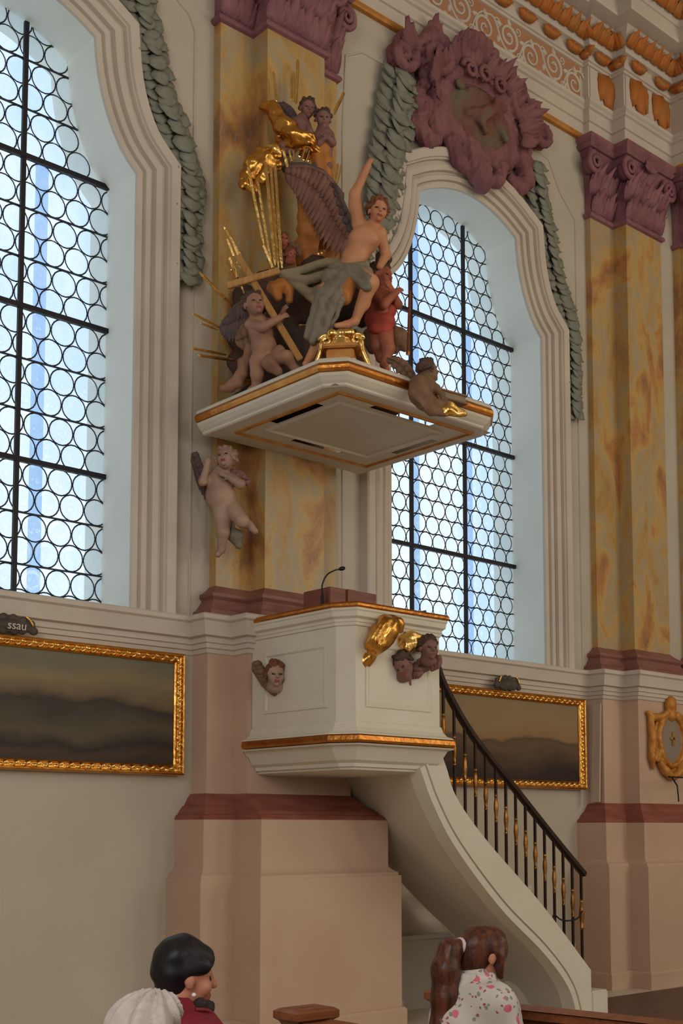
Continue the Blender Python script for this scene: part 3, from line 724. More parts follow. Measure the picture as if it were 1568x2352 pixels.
# frieze scrolls
x = 7.25; s = 1
while x < 10.5:
    b = MB()
    zc = 9.71 + .03 * s
    b.tube(spiral((x, 7.968, zc), .15, .02, 1.7, -math.pi / 2 * s, (1, 0, 0), (0, 0, s), 34), [.02 - .009 * i / 33 for i in range(34)], 5)
    b.tube(smooth_path([(x - .02, 7.968, zc - s * .15), (x + .14, 7.968, zc - s * .17), (x + .24, 7.968, zc + s * .02), (x + .34, 7.968, zc + s * .11)], 10), .013, 5)
    for q in range(4):
        a = 1.2 + q * 1.1; place_leaf(b, leaf_verts(.10, .03, .1, 0, .4, 3), (x + .13 * math.cos(a), 7.975, zc + .13 * math.sin(a)), (math.cos(a + .9), 0, math.sin(a + .9)), (0, -1, 0))
    b.tube([(x, 7.965, zc), (x, 7.965, zc + .001)], .026, 8)
    b.tube(spiral((x + .18, 7.968, 9.71 - s * .12), .06, .012, 1.2, math.pi / 2 * s, (1, 0, 0), (0, 0, -s), 16), .009, 5)
    b.tube(spiral((x + .15, 7.968, 9.71 + s * .15), .045, .01, 1.1, -math.pi / 2 * s, (1, 0, 0), (0, 0, s), 14), .009, 5)
    b.build('frieze_scroll', M['moulding'], fr, True); x += .36; s = -s
# gilt leaves: a spaced row on the cove, a close row above
E2 = lambda d: offset_path(ENT, d)
dot = cluster([(.15, .05, 1.3, (0, 0, .05), .1), (.15, .05, -1.3, (0, 0, .05), .1), (.10, .06, 0, (0, -.015, .01), .2), (.10, .05, .75, (0, -.008, .03), .2), (.10, .05, -.75, (0, -.008, .03), .2)])
row = acanthus(.21, .115, .42)
def along(d, step, z, vf, name, upv, jit=0., xmin=7.1, xmax=12.9):
    P = E2(d)
    for i in range(len(P) - 1):
        a, c = P[i], P[i + 1]; e = c - a; L = np.linalg.norm(e)
        if L < .05: continue
        n = max(1, int(round(L / step))); t = e / L; nrm = np.array([t[1], -t[0]])
        for k in range(n):
            p = a + t * L * (k + .5) / n
            if p[0] < xmin or p[0] > xmax: continue
            bb = MB(); place_leaf(bb, vf, (p[0], p[1], z), (nrm[0] * upv, nrm[1] * upv, 1), (nrm[0], nrm[1], .0)); bb.build(name, M['goldleafend'], cor, True)
along(.085, .40, 9.965, dot, 'gilt_leaf', .5, xmin=8.6)
along(.16, .15, 10.14, row, 'gilt_leaf', .35, xmin=8.9)
along(.48, .15, 10.52, row, 'gilt_leaf', .3, xmin=10.2)
for (xx, yy) in ((10.98, 7.90), (11.33, 7.725), (11.75, 7.725)):
    b = MB(); place_leaf(b, acanthus(.44, .24, .08), (xx, yy, 9.93), (0, 0, -1), (0, -1, 0)); b.build('gilt_drop', M['goldleafend'], fr, True)

# ------------------------------------------------------------------ leaf garlands beside the windows
GL = [leaf_verts(.14, .082, c, 1, .2, 4) for c in (.12, .30)]
GLM = []
for vf in GL:
    b = MB(); b.add(*vf); o = b.build('garland_leaf', M['leaf'], None, True); GLM.append(o.data); bpy.data.objects.remove(o)
def garland(cx, side, pts, width, label):
    path = smooth_path([(cx + side * x, 0, z) for x, z in pts], 60)
    g = empty('garland', (path[0][0], 7.95, path[0][2]), label, 'garland', 'leaf garlands beside the windows')
    b = MB(); b.tube([(p[0], 7.985, p[2]) for p in path], [w * .78 for w in np.interp(np.linspace(0, 1, 60), [0, 1], width)], 8); b.v = [(p[0], min(max(p[1], 7.94), 7.994), p[2]) for p in b.v]; b.build('stem', M['leafdark'], g, True)
    n = int(sum(np.linalg.norm(path[i + 1] - path[i]) for i in range(59)) / .060)
    for i, p in enumerate(lerp_pts(path, n)):
        q = lerp_pts(path, n)[min(i + 1, n - 1)] - lerp_pts(path, n)[max(i - 1, 0)]
        q /= np.linalg.norm(q); w = np.interp(i / n, [0, 1], width); sd = np.array([q[2], 0, -q[0]])
        for k in (-1, 0, 1):
            ang = k * .45 + rng.uniform(-.2, .2); d = q * math.cos(ang) + sd * math.sin(ang)
            o = bpy.data.objects.new('garland_leaf', GLM[(i + k) % 2]); COL.objects.link(o); o.parent = g
            org = np.array([p[0], 7.955 - .03 * (k == 0) - w * .30 * (1 - abs(k) * .6), p[2]]) + sd * k * w * .74 + q * rng.uniform(-.02, .02)
            org -= np.array(g.location[:])
            o.matrix_local = frame_matrix(org, d + np.array([0, -.12, 0]), (rng.uniform(-.25, .25) + .22 * k * sd[0], -1, .22 * k * sd[2]), rng.uniform(.85, 1.2) * (w / .10) ** .8)
    return g
RP = [(.93, 8.52), (1.0, 8.2), (1.14, 7.80), (1.24, 7.45), (1.42, 7.08), (1.52, 6.85), (1.53, 6.5), (1.53, 6.03)]
garland(WIN_X[0], 1, RP, (.10, .085), 'grey stucco leaf garland down the first window, over the painting')
garland(WIN_X[1], 1, RP, (.10, .085), 'grey stucco leaf garland between the second window and the far pilaster')
garland(WIN_X[1], -1, [(.96, 8.68), (1.02, 8.35), (1.09, 8.0), (1.15, 7.72), (1.20, 7.45), (1.25, 7.15), (1.40, 6.95), (1.52, 6.6), (1.52, 6.1)], (.15, .10), 'grey stucco leaf garland behind the angel statue and its raised arm')

# ------------------------------------------------------------------ purple stucco cartouche over the second window
cxw = WIN_X[1]; CL = (cxw, 8.0, 8.6)
root = empty('cartouche', CL, 'large purple stucco cartouche with green cameo above the window', 'cartouche')
W = lambda x, y, z: (cxw + x, 8.0 - y, z, 0)
AX = np.eye(3)
S = SDF(None, .013, .03); S.px = 1.0
S.ell(W(0, .03, 8.60), (.74, .20, .50), AX); S.ell(W(0, .05, 8.86), (.60, .2, .40), AX)
S.ell(W(0, .22, 8.60), (.52, .07, .34), AX, k=.02, sub=True)
S.ell(W(0, .10, 8.58), (.44, .15, .28), AX, 0, k=.01)
for q in (-1, 1):
    sp = spiral((cxw + q * .62, 7.80, 8.94), .19, .03, 1.5, math.pi * .6, (q, 0, 0), (0, 0, 1), 22)
    S.chain([tuple(p) + (0,) for p in sp], [.05 - .022 * i / 21 for i in range(22)], k=.006)
    sp = spiral((cxw + q * 1.0, 7.86, 8.82), .15, .02, 1.3, math.pi * .9, (q, 0, 0), (0, 0, 1), 18)
    S.chain([tuple(p) + (0,) for p in sp], [.05 - .02 * i / 17 for i in range(18)], k=.006)
    S.ell(W(q * 1.0, .06, 8.82), (.14, .07, .14), AX)
    S.chain([W(q * .70, .1, 8.45), W(q * .80, .09, 8.25), W(q * .66, .1, 8.13), W(q * .52, .1, 8.18)], [.09, .08, .08, .05], k=.03)
    S.chain([W(q * .35, .1, 9.05), W(q * .62, .12, 9.15), W(q * .78, .1, 9.02)], [.09, .09, .06])
    S.chain([W(q * .80, .08, 8.95), W(q * .95, .08, 9.02), W(q * 1.02, .07, 8.98)], [.07, .06, .05])
    for i in range(7):
        z = 8.35 + .1 * i; S.ell(W(q * (.74 + .06 * math.sin(i * 1.3)), .10, z), (.075, .07, .06), AX, k=.012)
    S.chain([W(q * .36, .12, 8.22), W(q * .28, .14, 8.05), W(q * .16, .12, 8.02)], [.08, .07, .05])
for i in range(9):
    a = math.pi * (.08 + .84 * i / 8); S.cap(W(.10 * math.cos(a), .14, 9.0), W(.34 * math.cos(a), .17, 9.03 + .36 * math.sin(a)), .04, .065, k=.012)
S.ell(W(0, .13, 9.02), (.16, .1, .13), AX)
S.chain([W(-.12, .12, 8.22), W(0, .16, 8.0), W(.06, .14, 7.93)], [.13, .12, .09]); S.ell(W(0, .18, 8.12), (.13, .08, .13), AX)
S.disp = [lumps(38, .008, 3), lumps(75, .004, 13)]
S.mesh('cartouche_frame', M['cartouche'], root, CL)
S = SDF(None, .014, .03); S.px = 1.0; S.ell(W(0, .115, 8.58), (.47, .15, .31), AX)
S.chain([W(-.25, .24, 8.50), W(-.05, .27, 8.56), W(.10, .27, 8.66), W(.22, .25, 8.62)], [.04, .06, .05, .03]); S.ell(W(.12, .28, 8.74), (.05, .04, .055), AX)
S.chain([W(.02, .27, 8.58), W(-.12, .28, 8.46), W(-.02, .27, 8.38)], [.045, .035, .025]); S.chain([W(.14, .26, 8.52), W(.28, .25, 8.44)], [.05, .04])
for i in range(7): S.ell(W(rng.uniform(-.34, .34), .23, 8.58 + rng.uniform(-.2, .2)), (.07, .03, .045), AX, k=.02)
S.disp = [lumps(30, .006, 5)]; S.mesh('cameo', M['cameo'], root, CL)
for q in (-1, 1):
    for i in range(7):
        a = -.1 + 1.5 * i / 6; L = .18 + .06 * (i % 3)
        b = MB(); place_leaf(b, acanthus(L * 1.15, .13, .4), (cxw + q * .60 * math.cos(a) , 7.80 + .02 * (i % 2), 8.62 + .42 * math.sin(a)), (q * math.cos(a) * .9, -.15, math.sin(a) + .25 * (i % 2)), (q * .2, -1, 0)); b.build('border_leaf', M['cartouche'], root, True)
for i in range(3):
    b = MB(); b.tube(spiral((cxw + (i - 1) * .22, 7.76, 8.98 - .03 * abs(i - 1)), .10, .02, 1.4, 0, (1 if i != 0 else -1, 0, 0), (0, 0, 1), 18, (0, -.03, 0)), [.03 - .014 * k / 17 for k in range(18)], 6); b.build('curl', M['cartouche'], root, True)
b = MB(); b.tube([(cxw + .455 * math.cos(t), 7.85 - .03 * math.sin(t), 8.58 + .30 * math.sin(t)) for t in np.linspace(0, 2 * math.pi, 41)[:-1]], .014, 6, closed=True); b.build('cameo_rim', M['cartouche'], root, True)
# horn-like leaf tips rising from the upper corner nearer the pulpit
for (x, z, dx, dz, L) in ((-.82, 8.92, -.55, .55, .34), (-.55, 9.1, -.2, .8, .30), (.45, 9.10, .35, .8, .28), (.80, 8.98, .6, .5, .22)):
    b = MB(); place_leaf(b, acanthus(L, .19, .2), (cxw + x, 7.90, z), (dx, -.1, dz), (0, -1, .1)); b.build('leaf_tip', M['cartouche'], root, True)
# ================================================================== pulpit
pul = empty('pulpit', (6.38, 7.0, 2.05), 'cream pulpit box with gilt rim, mounted on the marble pilaster', 'pulpit')
BODY = [(5.88, 7.60), (5.88, 6.635), (5.955, 6.51), (6.805, 6.51), (6.88, 6.635), (6.88, 7.60)]
b = MB(); sweep(b, BODY, [(0, 3.10), (.012, 3.105), (.014, 3.125), (.02, 3.13), (.022, 3.15), (.045, 3.165), (.05, 3.20), (.058, 3.21), (.058, 3.225), (-.05, 3.225), (-.05, 2.32)], PLAN)
sweep(b, BODY, [(-.05, 2.32), (.095, 2.325), (.09, 2.335), (.05, 2.35), (.025, 2.38), (.012, 2.42), (0, 2.425), (0, 3.10)], PLAN)
box = b.build('parapet', M['pulpit'], pul)
# sunk panels: raised fillet frames on each face
def panel(a, c, z0, z1, out, name='panel_frame'):
    a = np.array(a); c = np.array(c); d = (c - a) / np.linalg.norm(c - a); nrm = np.array([d[1], -d[0]])
    L = np.linalg.norm(c - a); b = MB()
    path = [(0, z0), (0, z1), (L, z1), (L, z0)]
    def place(s_, z, h): q = a + d * s_ + nrm * h; return (q[0], q[1], z)
    sweep(b, path, [(0, -.002), (0, .008), (.02, .010), (.032, .004), (.036, -.002)], place, closed=True)
    b.build(name, M['pulpit'], box)
panel((5.88, 7.45), (5.88, 6.73), 2.53, 2.99, 0); panel((6.05, 6.51), (6.71, 6.51), 2.53, 2.99, 0)
panel((6.88, 6.73), (6.88, 7.45), 2.53, 2.99, 0)
b = MB(); sweep(b, BODY, [(-.05, 3.225), (.062, 3.225), (.07, 3.235), (.072, 3.25), (.06, 3.265), (-.05, 3.268)], PLAN, loop=True); b.build('rim', M['goldrim'], pul, bevel=0)
b = MB(); sweep(b, BODY, [(.06, 2.265), (.095, 2.268), (.105, 2.285), (.10, 2.315), (.09, 2.325), (-.03, 2.325)], PLAN, loop=True); b.build('lower_band', M['goldrim'], pul)
b = MB(); sweep(b, BODY, [(.10, 2.262), (.09, 2.25), (.055, 2.245), (.04, 2.22), (.0, 2.15), (-.03, 2.13), (-.035, 2.105), (-.06, 2.10), (-.06, 2.085), (-.09, 2.08), (-.12, 2.075)], PLAN)
P = offset_path(BODY, -.12); b.add([(p[0], p[1], 2.075) for p in P], [tuple(range(len(P)))])
P = offset_path(BODY, -.05); b.add([(p[0], p[1], 2.33) for p in P], [tuple(range(len(P)))])
b.build('corbel', M['white'], pul)
# book rest and microphone standing inside the pulpit
b = MB(); b.box(5.985, 6.40, 6.80, 7.08, 3.20, 3.40); b.box(6.055, 6.06, 6.79, 6.80, 3.2, 3.4)
lec = empty('book_rest', (6.2, 6.94, 2.33), 'red brown wooden book rest standing up behind the pulpit rim', 'book rest')
b = MB(); b.box(5.97, 6.43, 6.80, 6.83, 3.16, 3.425); b.build('front_board', M['mahogany'], lec)
b = MB(); b.box(6.13, 6.20, 6.785, 6.80, 3.16, 3.425); b.build('batten', M['mahogany'], lec)
b = MB(); b.box(5.97, 6.00, 6.83, 7.10, 3.16, 3.425); b.build('side_board', M['mahogany'], lec)
b = MB(); b.box(6.40, 6.43, 6.83, 7.10, 3.16, 3.425); b.build('side_board', M['mahogany'], lec)
b = MB(); b.box(6.15, 6.25, 6.9, 7.0, 2.33, 3.2); b.build('post', M['mahogany'], lec)
mic = empty('microphone', (5.945, 6.86, 3.26), 'black gooseneck microphone on the pulpit rim beside the book rest', 'microphone')
b = MB(); b.tube([(5.945, 6.86, 3.262), (5.945, 6.86, 3.37)], .011, 8); b.build('base', M['black'], mic)
b = MB(); b.tube(smooth_path([(5.945, 6.86, 3.36), (5.945, 6.86, 3.44), (5.985, 6.855, 3.52), (6.06, 6.85, 3.565), (6.11, 6.85, 3.58)], 16), .006, 6); b.build('gooseneck', M['black'], mic, True)
b = MB(); b.tube([(6.10, 6.85, 3.577), (6.115, 6.85, 3.583), (6.145, 6.848, 3.592), (6.155, 6.848, 3.594)], [.008, .015, .015, .008], 8); b.build('capsule', M['black'], mic, True)

# ------------------------------------------------------------------ stair
stair = empty('pulpit_stair', (7.6, 7.0, FLOOR), 'cream curving stair with solid side wall leading up to the pulpit', 'stair')
LOW = smooth_path([(6.60, 2.11), (6.74, 1.84), (6.98, 1.52), (7.47, 1.06), (7.99, .68), (8.30, .38), (8.42, .10)], 40)
UPP = smooth_path([(6.84, 2.24), (6.90, 2.12), (7.01, 1.90), (7.34, 1.58), (8.0, 1.06), (8.62, .50)], 40)
YS = 6.53
b = MB()
lo = [np.array([p[0], p[1]]) for p in LOW]; up = [np.array([p[0], p[1]]) for p in UPP]
n = 40; F = [(p[0], YS, p[1]) for p in lo] + [(p[0], YS, p[1]) for p in up]; B_ = [(p[0], YS + .12, p[1]) for p in lo] + [(p[0], YS + .12, p[1]) for p in up]
f = []
for i in range(n - 1): f += [(i, i + 1, n + i + 1, n + i), (2 * n + i, 3 * n + i, 3 * n + i + 1, 2 * n + i + 1), (n + i, n + i + 1, 3 * n + i + 1, 3 * n + i), (i, 2 * n + i, 2 * n + i + 1, i + 1)]
f += [(0, n, 3 * n, 2 * n)]
b.add(F + B_, f)
# foot of the side wall
b.add([(8.42, YS, .10), (8.62, YS, .10), (8.62, YS, .50), (8.42, YS + .12, .10), (8.62, YS + .12, .10), (8.62, YS + .12, .50)], [(0, 1, 2), (3, 5, 4), (1, 4, 5, 2), (0, 3, 4, 1)])
side = b.build('side_wall', M['white'], stair)
b = MB(); b.box(8.62, 8.84, YS - .01, 7.5, .10, .325); b.build('bottom_step', M['white'], stair, bevel=.012)
b = MB(); q = [np.array([p[0], 0, p[1]]) for p in LOW]
def bead_strip(o0, o1, h):
    Po = offset_path([(p[0], p[1]) for p in LOW], -o0); Pi = offset_path([(p[0], p[1]) for p in LOW], -o1)
    v = []; 
    for a, c in zip(Po, Pi): v += [(a[0], YS, a[1]), (a[0], YS - h, a[1]), (c[0], YS - h, c[1]), (c[0], YS, c[1])]
    f = []
    for i in range(len(Po) - 1):
        for k in range(3): f.append((4 * i + k, 4 * i + k + 1, 4 * i + k + 5, 4 * i + k + 4))
    f += [(0, 1, 2, 3), tuple(4 * (len(Po) - 1) + k for k in (3, 2, 1, 0))]
    b.add(v, f)
bead_strip(.0, .055, .016); bead_strip(.068, .085, .022); b.build('edge_moulding', M['white'], side)
# warped soffit from the near edge to the wall side
b = MB(); v = []; m_ = 9
far = [np.array([p[0] + .30 + .16 * min(1, i / 20), 7.88, max(p[1], .10)]) for i, p in enumerate(LOW)]
for i, p in enumerate(LOW):
    a = np.array([p[0], YS + .02, p[1]]); c = far[i]
    for k in range(m_): v.append(a + (c - a) * k / (m_ - 1))
f = [(i * m_ + k, i * m_ + k + 1, (i + 1) * m_ + k + 1, (i + 1) * m_ + k) for i in range(len(LOW) - 1) for k in range(m_ - 1)]
b.add(v, f); b.build('soffit', M['white'], stair, True)
ns = 11
for i in range(ns):
    t0 = i / ns; j = int(t0 * 38); p = UPP[j]; z = p[1] - .14
    xa_ = p[0]; xb_ = UPP[min(j + 4, 39)][0] + .03; sk = .42
    b = MB(); b.add([(xa_, YS + .12, z - .05), (xb_, YS + .12, z - .05), (xb_ + sk, 7.6, z - .05), (xa_ + sk, 7.6, z - .05), (xa_, YS + .12, z), (xb_, YS + .12, z), (xb_ + sk, 7.6, z), (xa_ + sk, 7.6, z)], [(0, 3, 2, 1), (4, 5, 6, 7), (0, 1, 5, 4), (1, 2, 6, 5), (2, 3, 7, 6), (3, 0, 4, 7)]); b.build('stair_step', M['white'], stair)

# ------------------------------------------------------------------ railing
rl = empty('stair_railing', (7.7, 6.59, 1.3), 'black iron stair railing with gilt turned balusters beside the pulpit', 'railing')
RAILP = smooth_path([(6.70, 3.30), (6.84, 2.94), (6.96, 2.72), (7.26, 2.38), (7.77, 1.965), (8.20, 1.615), (8.62, 1.285)], 40)
YR = 6.59
b = MB(); sweep(b, [(p[0], p[1]) for p in RAILP], [(-.022, YR - .028), (.012, YR - .03), (.022, YR), (.012, YR + .03), (-.022, YR + .028)], lambda x, z, h: (x, h, z), loop=True); b.build('handrail', M['rail'], rl)
rx = [p[0] for p in RAILP]; rz = [p[1] for p in RAILP]; ux = [p[0] for p in UPP]; uz = [p[1] for p in UPP]
nb = 15
for i in range(nb):
    x = 6.93 + i * (8.585 - 6.93) / (nb - 1)
    zt = np.interp(x, rx, rz); zb = np.interp(x, ux, uz); big = i == nb - 1
    b = MB(); b.box(x - .009, x + .009, YR - .009, YR + .009, zb - .02, zt); bal = b.build('baluster', M['rail'], rl)
    z0 = zb + (zt - zb) * .38; z1 = zb + (zt - zb) * .70
    b = MB(); hs = [0, .04, .06, .10, .3, .5, .7, .9, .94, .96, 1.]; rs = [.010, .011, .016, .010, .014, .019, .016, .010, .016, .011, .010]
    b.tube([(x, YR, z0 + (z1 - z0) * h) for h in hs], [q * (1.25 if big else 1) for q in rs], 8); b.build('spindle', M['brass'], bal, True)
M_cord = M['black']; cord = MB(); cord.tube(smooth_path([(8.20, 6.575, .98), (8.27, 6.56, .93), (8.38, 6.56, .915), (8.50, 6.565, .93), (8.575, 6.575, .985)], 18), .007, 5)
cord.tube(smooth_path([(8.20, 6.575, .98), (8.22, 6.57, .80), (8.24, 6.57, .70), (8.27, 6.565, .66)], 12), .006, 5)
cord.tube(smooth_path([(8.20, 6.575, .98), (8.12, 6.57, .86), (8.10, 6.57, .80)], 8), .004, 5)
tag(cord.build('cord', M['black'], None, True), 'dark cord looped between the lowest railing balusters', 'cord')

# ------------------------------------------------------------------ sounding board (canopy)
can = empty('pulpit_canopy', (6.33, 7.0, 4.68), 'cream canopy with gilt edge hanging over the pulpit', 'canopy')
CAN = [(5.51, 7.75), (5.51, 6.34), (5.60, 6.225), (6.99, 6.225), (7.12, 6.35), (7.12, 7.75)]
b = MB(); sweep(b, CAN, [(-.02, 4.68), (0, 4.68), (.012, 4.688), (.015, 4.70), (.035, 4.715), (.06, 4.742), (.068, 4.76), (.06, 4.765), (-.10, 4.765), (-.10, 4.69)], PLAN, loop=True); b.build('edge_moulding', M['white'], can)
b = MB(); sweep(b, CAN, [(.06, 4.765), (.078, 4.768), (.088, 4.785), (.088, 4.805), (.075, 4.825), (-.02, 4.835), (-.02, 4.765)], PLAN, loop=True); b.build('gilt_edge', M['goldrim'], can)
b = MB(); sweep(b, CAN, [(.07, 4.83), (.075, 4.845), (.055, 4.865), (-.04, 4.88), (-.06, 4.83)], PLAN, loop=True); b.build('top_edge', M['white'], can)
# soffit board with sound slots
def holed(x0, x1, y0, y1, holes, z0, z1, m, name):
    vs = [(x0, y0), (x1, y0), (x1, y1), (x0, y1)]; ed = [(0, 1), (1, 2), (2, 3), (3, 0)]
    for h in holes:
        o = len(vs); vs += [(h[0], h[2]), (h[1], h[2]), (h[1], h[3]), (h[0], h[3])]; ed += [(o + i, o + (i + 1) % 4) for i in range(4)]
    rr = delaunay_2d_cdt([Vector(v) for v in vs], ed, [], 1, 1e-6); b = MB()
    ff = []
    for f in rr[2]:
        g = np.mean([rr[0][i][:] for i in f], 0)
        if not any(h[0] < g[0] < h[1] and h[2] < g[1] < h[3] for h in holes): ff.append(tuple(f))
    for z in (z0, z1): b.add([(v[0], v[1], z) for v in rr[0]], ff)
    for h in holes: b.add([(h[0], h[2], z0), (h[1], h[2], z0), (h[1], h[3], z0), (h[0], h[3], z0), (h[0], h[2], z1), (h[1], h[2], z1), (h[1], h[3], z1), (h[0], h[3], z1)], [(0, 1, 5, 4), (1, 2, 6, 5), (2, 3, 7, 6), (3, 0, 4, 7)])
    return b.build(name, m, can)
holed(5.53, 7.12, 6.25, 7.74, [(5.69, 5.765, 6.63, 7.17), (6.03, 6.65, 6.385, 6.45), (6.895, 6.965, 6.66, 7.13), (6.1, 6.6, 7.36, 7.42)], 4.685, 4.689, M['white'], 'soffit_board')
for (x0, x1, y0, y1) in ((5.655, 7.01, 6.345, 7.53), (5.79, 6.83, 6.49, 7.32)):
    b = MB(); pth = [(x0, y0), (x0, y1), (x1, y1), (x1, y0)]
    sweep(b, pth, [(-.012, 4.686), (-.010, 4.672), (.006, 4.668), (.014, 4.686)], PLAN, closed=True); b.build('soffit_bead', M['goldpaint'] if x0 < 5.7 else M['white'], can)
# dark carved cloud roof under the statues
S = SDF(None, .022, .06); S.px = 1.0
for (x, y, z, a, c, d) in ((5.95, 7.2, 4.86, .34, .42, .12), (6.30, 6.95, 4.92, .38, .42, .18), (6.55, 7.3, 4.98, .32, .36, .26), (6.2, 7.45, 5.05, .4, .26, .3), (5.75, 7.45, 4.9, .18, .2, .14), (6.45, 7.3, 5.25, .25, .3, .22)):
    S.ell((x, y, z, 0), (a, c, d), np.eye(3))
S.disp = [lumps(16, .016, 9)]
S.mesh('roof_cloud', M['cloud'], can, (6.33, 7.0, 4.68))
# scrolled pedestal on the front corner of the canopy
ped = empty('scroll_pedestal', (5.85, 6.55, 4.85), 'gilt scrolled pedestal on the front corner of the pulpit canopy', 'pedestal')
dgn = np.array([-.75, -.66, 0]); dgn /= np.linalg.norm(dgn); sdn = np.array([-dgn[1], dgn[0], 0])
c0 = np.array([5.90, 6.60, 0.])
S = SDF(None, .008, .012); S.px = 1.0; Ax = np.stack([sdn, dgn, _Z])
def bx_(c, hx, hy, z0, z1, m=0):
    b = MB(); P = [c + sdn * a * hx + dgn * q * hy for a, q in ((-1, -1), (1, -1), (1, 1), (-1, 1))]
    b.add([(p[0], p[1], z) for z in (z0, z1) for p in P], [(0, 3, 2, 1), (4, 5, 6, 7), (0, 1, 5, 4), (1, 2, 6, 5), (2, 3, 7, 6), (3, 0, 4, 7)]); return b
bx_(c0, .12, .11, 4.83, 5.02).build('base', M['white'], ped, bevel=.008)
bx_(c0, .10, .09, 5.02, 5.10).build('body', M['goldpaint'], ped, bevel=.008)
bx_(c0, .13, .12, 5.10, 5.135).build('cap', M['goldpaint'], ped, bevel=.008)
S.cap(tuple(c0 + _Z * 5.13) + (0,), tuple(c0 + _Z * 5.22) + (0,), .085, .06); 
for a in range(5): S.ell(tuple(c0 + _Z * 5.23 + sdn * (.08 * math.sin(a * 1.3)) + dgn * .05) + (0,), (.028, .03, .03), Ax)
S.mesh('finial', M['goldbright'], ped, (5.85, 6.55, 4.85))
for s_ in (-1, 1):
    b = MB(); pts = smooth_path([c0 + sdn * s_ * .14 + _Z * 5.19, c0 + sdn * s_ * .165 + _Z * 5.08, c0 + sdn * s_ * .25 - dgn * .04 + _Z * 4.94, c0 + sdn * s_ * .44 - dgn * .12 + _Z * 4.85], 16)
    b.tube(pts, [.02, .024] + [.02] * 12 + [.016, .012], 8)
    b.tube(spiral(c0 + sdn * s_ * .115 + _Z * 5.20, .045, .01, 1.4, 0, sdn * s_, _Z, 18), .016, 7); b.build('scroll', M['goldbright'], ped, True)

# ------------------------------------------------------------------ paintings
def painting(x0, x1, z0, z1, label, cv, pitch=.0):
    root = empty('painting', ((x0 + x1) / 2, 7.95, z0), label, 'painting')
    fw = .078
    b = MB(); b.box(x0 + fw - .01, x1 - fw + .01, 7.955, 7.97, z0 + fw - .01, z1 - fw + .01); b.build('canvas', cv, root)
    b = MB(); pth = [(x0 + fw, z0 + fw), (x1 - fw, z0 + fw), (x1 - fw, z1 - fw), (x0 + fw, z1 - fw)]
    sweep(b, pth, [(0, 7.965), (0, 7.945), (.010, 7.935), (.016, 7.94), (.022, 7.93), (.05, 7.925), (.056, 7.905), (.066, 7.90), (.075, 7.91), (.078, 7.93), (.078, 8.0)], lambda x, z, h: (x, h, z), closed=True)
    fr_ = b.build('frame', M['gold'], root)
    b = MB(); vf = leaf_verts(.05, .015, .1, 0, .7, 2)
    mid = fw - .036
    for (a, c) in (((x0 + mid, z0 + mid), (x1 - mid, z0 + mid)), ((x1 - mid, z0 + mid), (x1 - mid, z1 - mid)), ((x1 - mid, z1 - mid), (x0 + mid, z1 - mid)), ((x0 + mid, z1 - mid), (x0 + mid, z0 + mid))):
        a = np.array(a); c = np.array(c); L = np.linalg.norm(c - a); n = int(L / .042); t = (c - a) / L
        for i in range(n):
            p = a + t * L * (i + .1) / n; nn = np.array([-t[1], t[0]]) * (.55 if i % 2 else -.25)
            place_leaf(b, vf, (p[0], 7.926, p[1]), (t[0] + nn[0], 0, t[1] + nn[1]), (0, -1, 0))
    o = b.build('carved_ornament', M['goldbright'], fr_, True); o['kind'] = 'stuff'
    return root
CV1 = canvas('landscape_paint', 2.15, 2.94, [(.0, (60, 50, 42)), (.10, (76, 60, 48)), (.17, (50, 46, 38)), (.30, (88, 78, 62)), (.42, (74, 66, 56)), (.50, (62, 56, 48)), (.58, (112, 94, 70)), (.72, (132, 114, 84)), (.9, (112, 106, 86))], 3.1, .5)
CV2 = canvas('hill_landscape_paint', 2.15, 2.94, [(.0, (52, 40, 36)), (.2, (76, 58, 46)), (.42, (104, 82, 60)), (.50, (92, 74, 56)), (.56, (142, 110, 76)), (.8, (146, 122, 88)), (1., (134, 116, 86))], 7.7, .8)
painting(2.38, 5.475, 2.07, 3.0, 'wide dark landscape painting in carved gilt frame under the first window', CV1)
painting(7.36, 10.43, 2.07, 3.0, 'brown hill landscape painting in gilt frame behind the stair railing', CV2)
def plaque(cx, cz, w, h, label, txt):
    root = empty('plaque', (cx, 7.9, cz), label, 'plaque')
    S = SDF(None, .007, .012); S.px = 1.0
    S.ell((cx, 7.87, cz, 0), (w * .42, .03, h * .40), AX)
    for i in range(14):
        a = 2 * math.pi * i / 14; S.ell((cx + w * .43 * math.cos(a) * (1 + .1 * math.sin(3 * a)), 7.865, cz + h * .36 * math.sin(a), 0), (.028, .02, .022), AX)
    for q in (-1, 1): S.ell((cx + q * w * .47, 7.865, cz - h * .2, 0), (.035, .022, .03), AX)
    S.ell((cx, 7.84, cz, 0), (w * .34, .022, h * .25), AX, k=.006, sub=True)
    S.mesh('board', M['plaquedark'], root, (cx, 7.9, cz))
    b = MB()
    for q in (-1, 1): b.tube(smooth_path([(cx + q * w * .30, 7.842, cz + h * .40), (cx + q * w * .38, 7.84, cz + h * .22), (cx + q * w * .43, 7.84, cz + h * .0)], 8), .009, 6)
    b.build('gilt_scroll', M['goldbright'], root, True)
    if txt:
        cu = bpy.data.curves.new('inscription', 'FONT'); cu.body = txt; cu.size = .085; cu.extrude = .002; cu.align_x = 'RIGHT'; cu.shear = .1
        cu.materials.append(M['whitepaint']); tmp = bpy.data.objects.new('tmp', cu); me = bpy.data.meshes.new_from_object(tmp); bpy.data.objects.remove(tmp); o = bpy.data.objects.new('inscription', me); COL.objects.link(o); o.parent = root
        o.location = (w * .30, 7.8405 - 7.9 - .005, -.035); o.rotation_euler = (math.pi / 2, 0, 0)
M['plaquedark'] = mat('dark_plaque', (62, 54, 48), (84, 74, 64), 14., .6)
M['whitepaint'] = mat('white_lettering', (196, 188, 172))
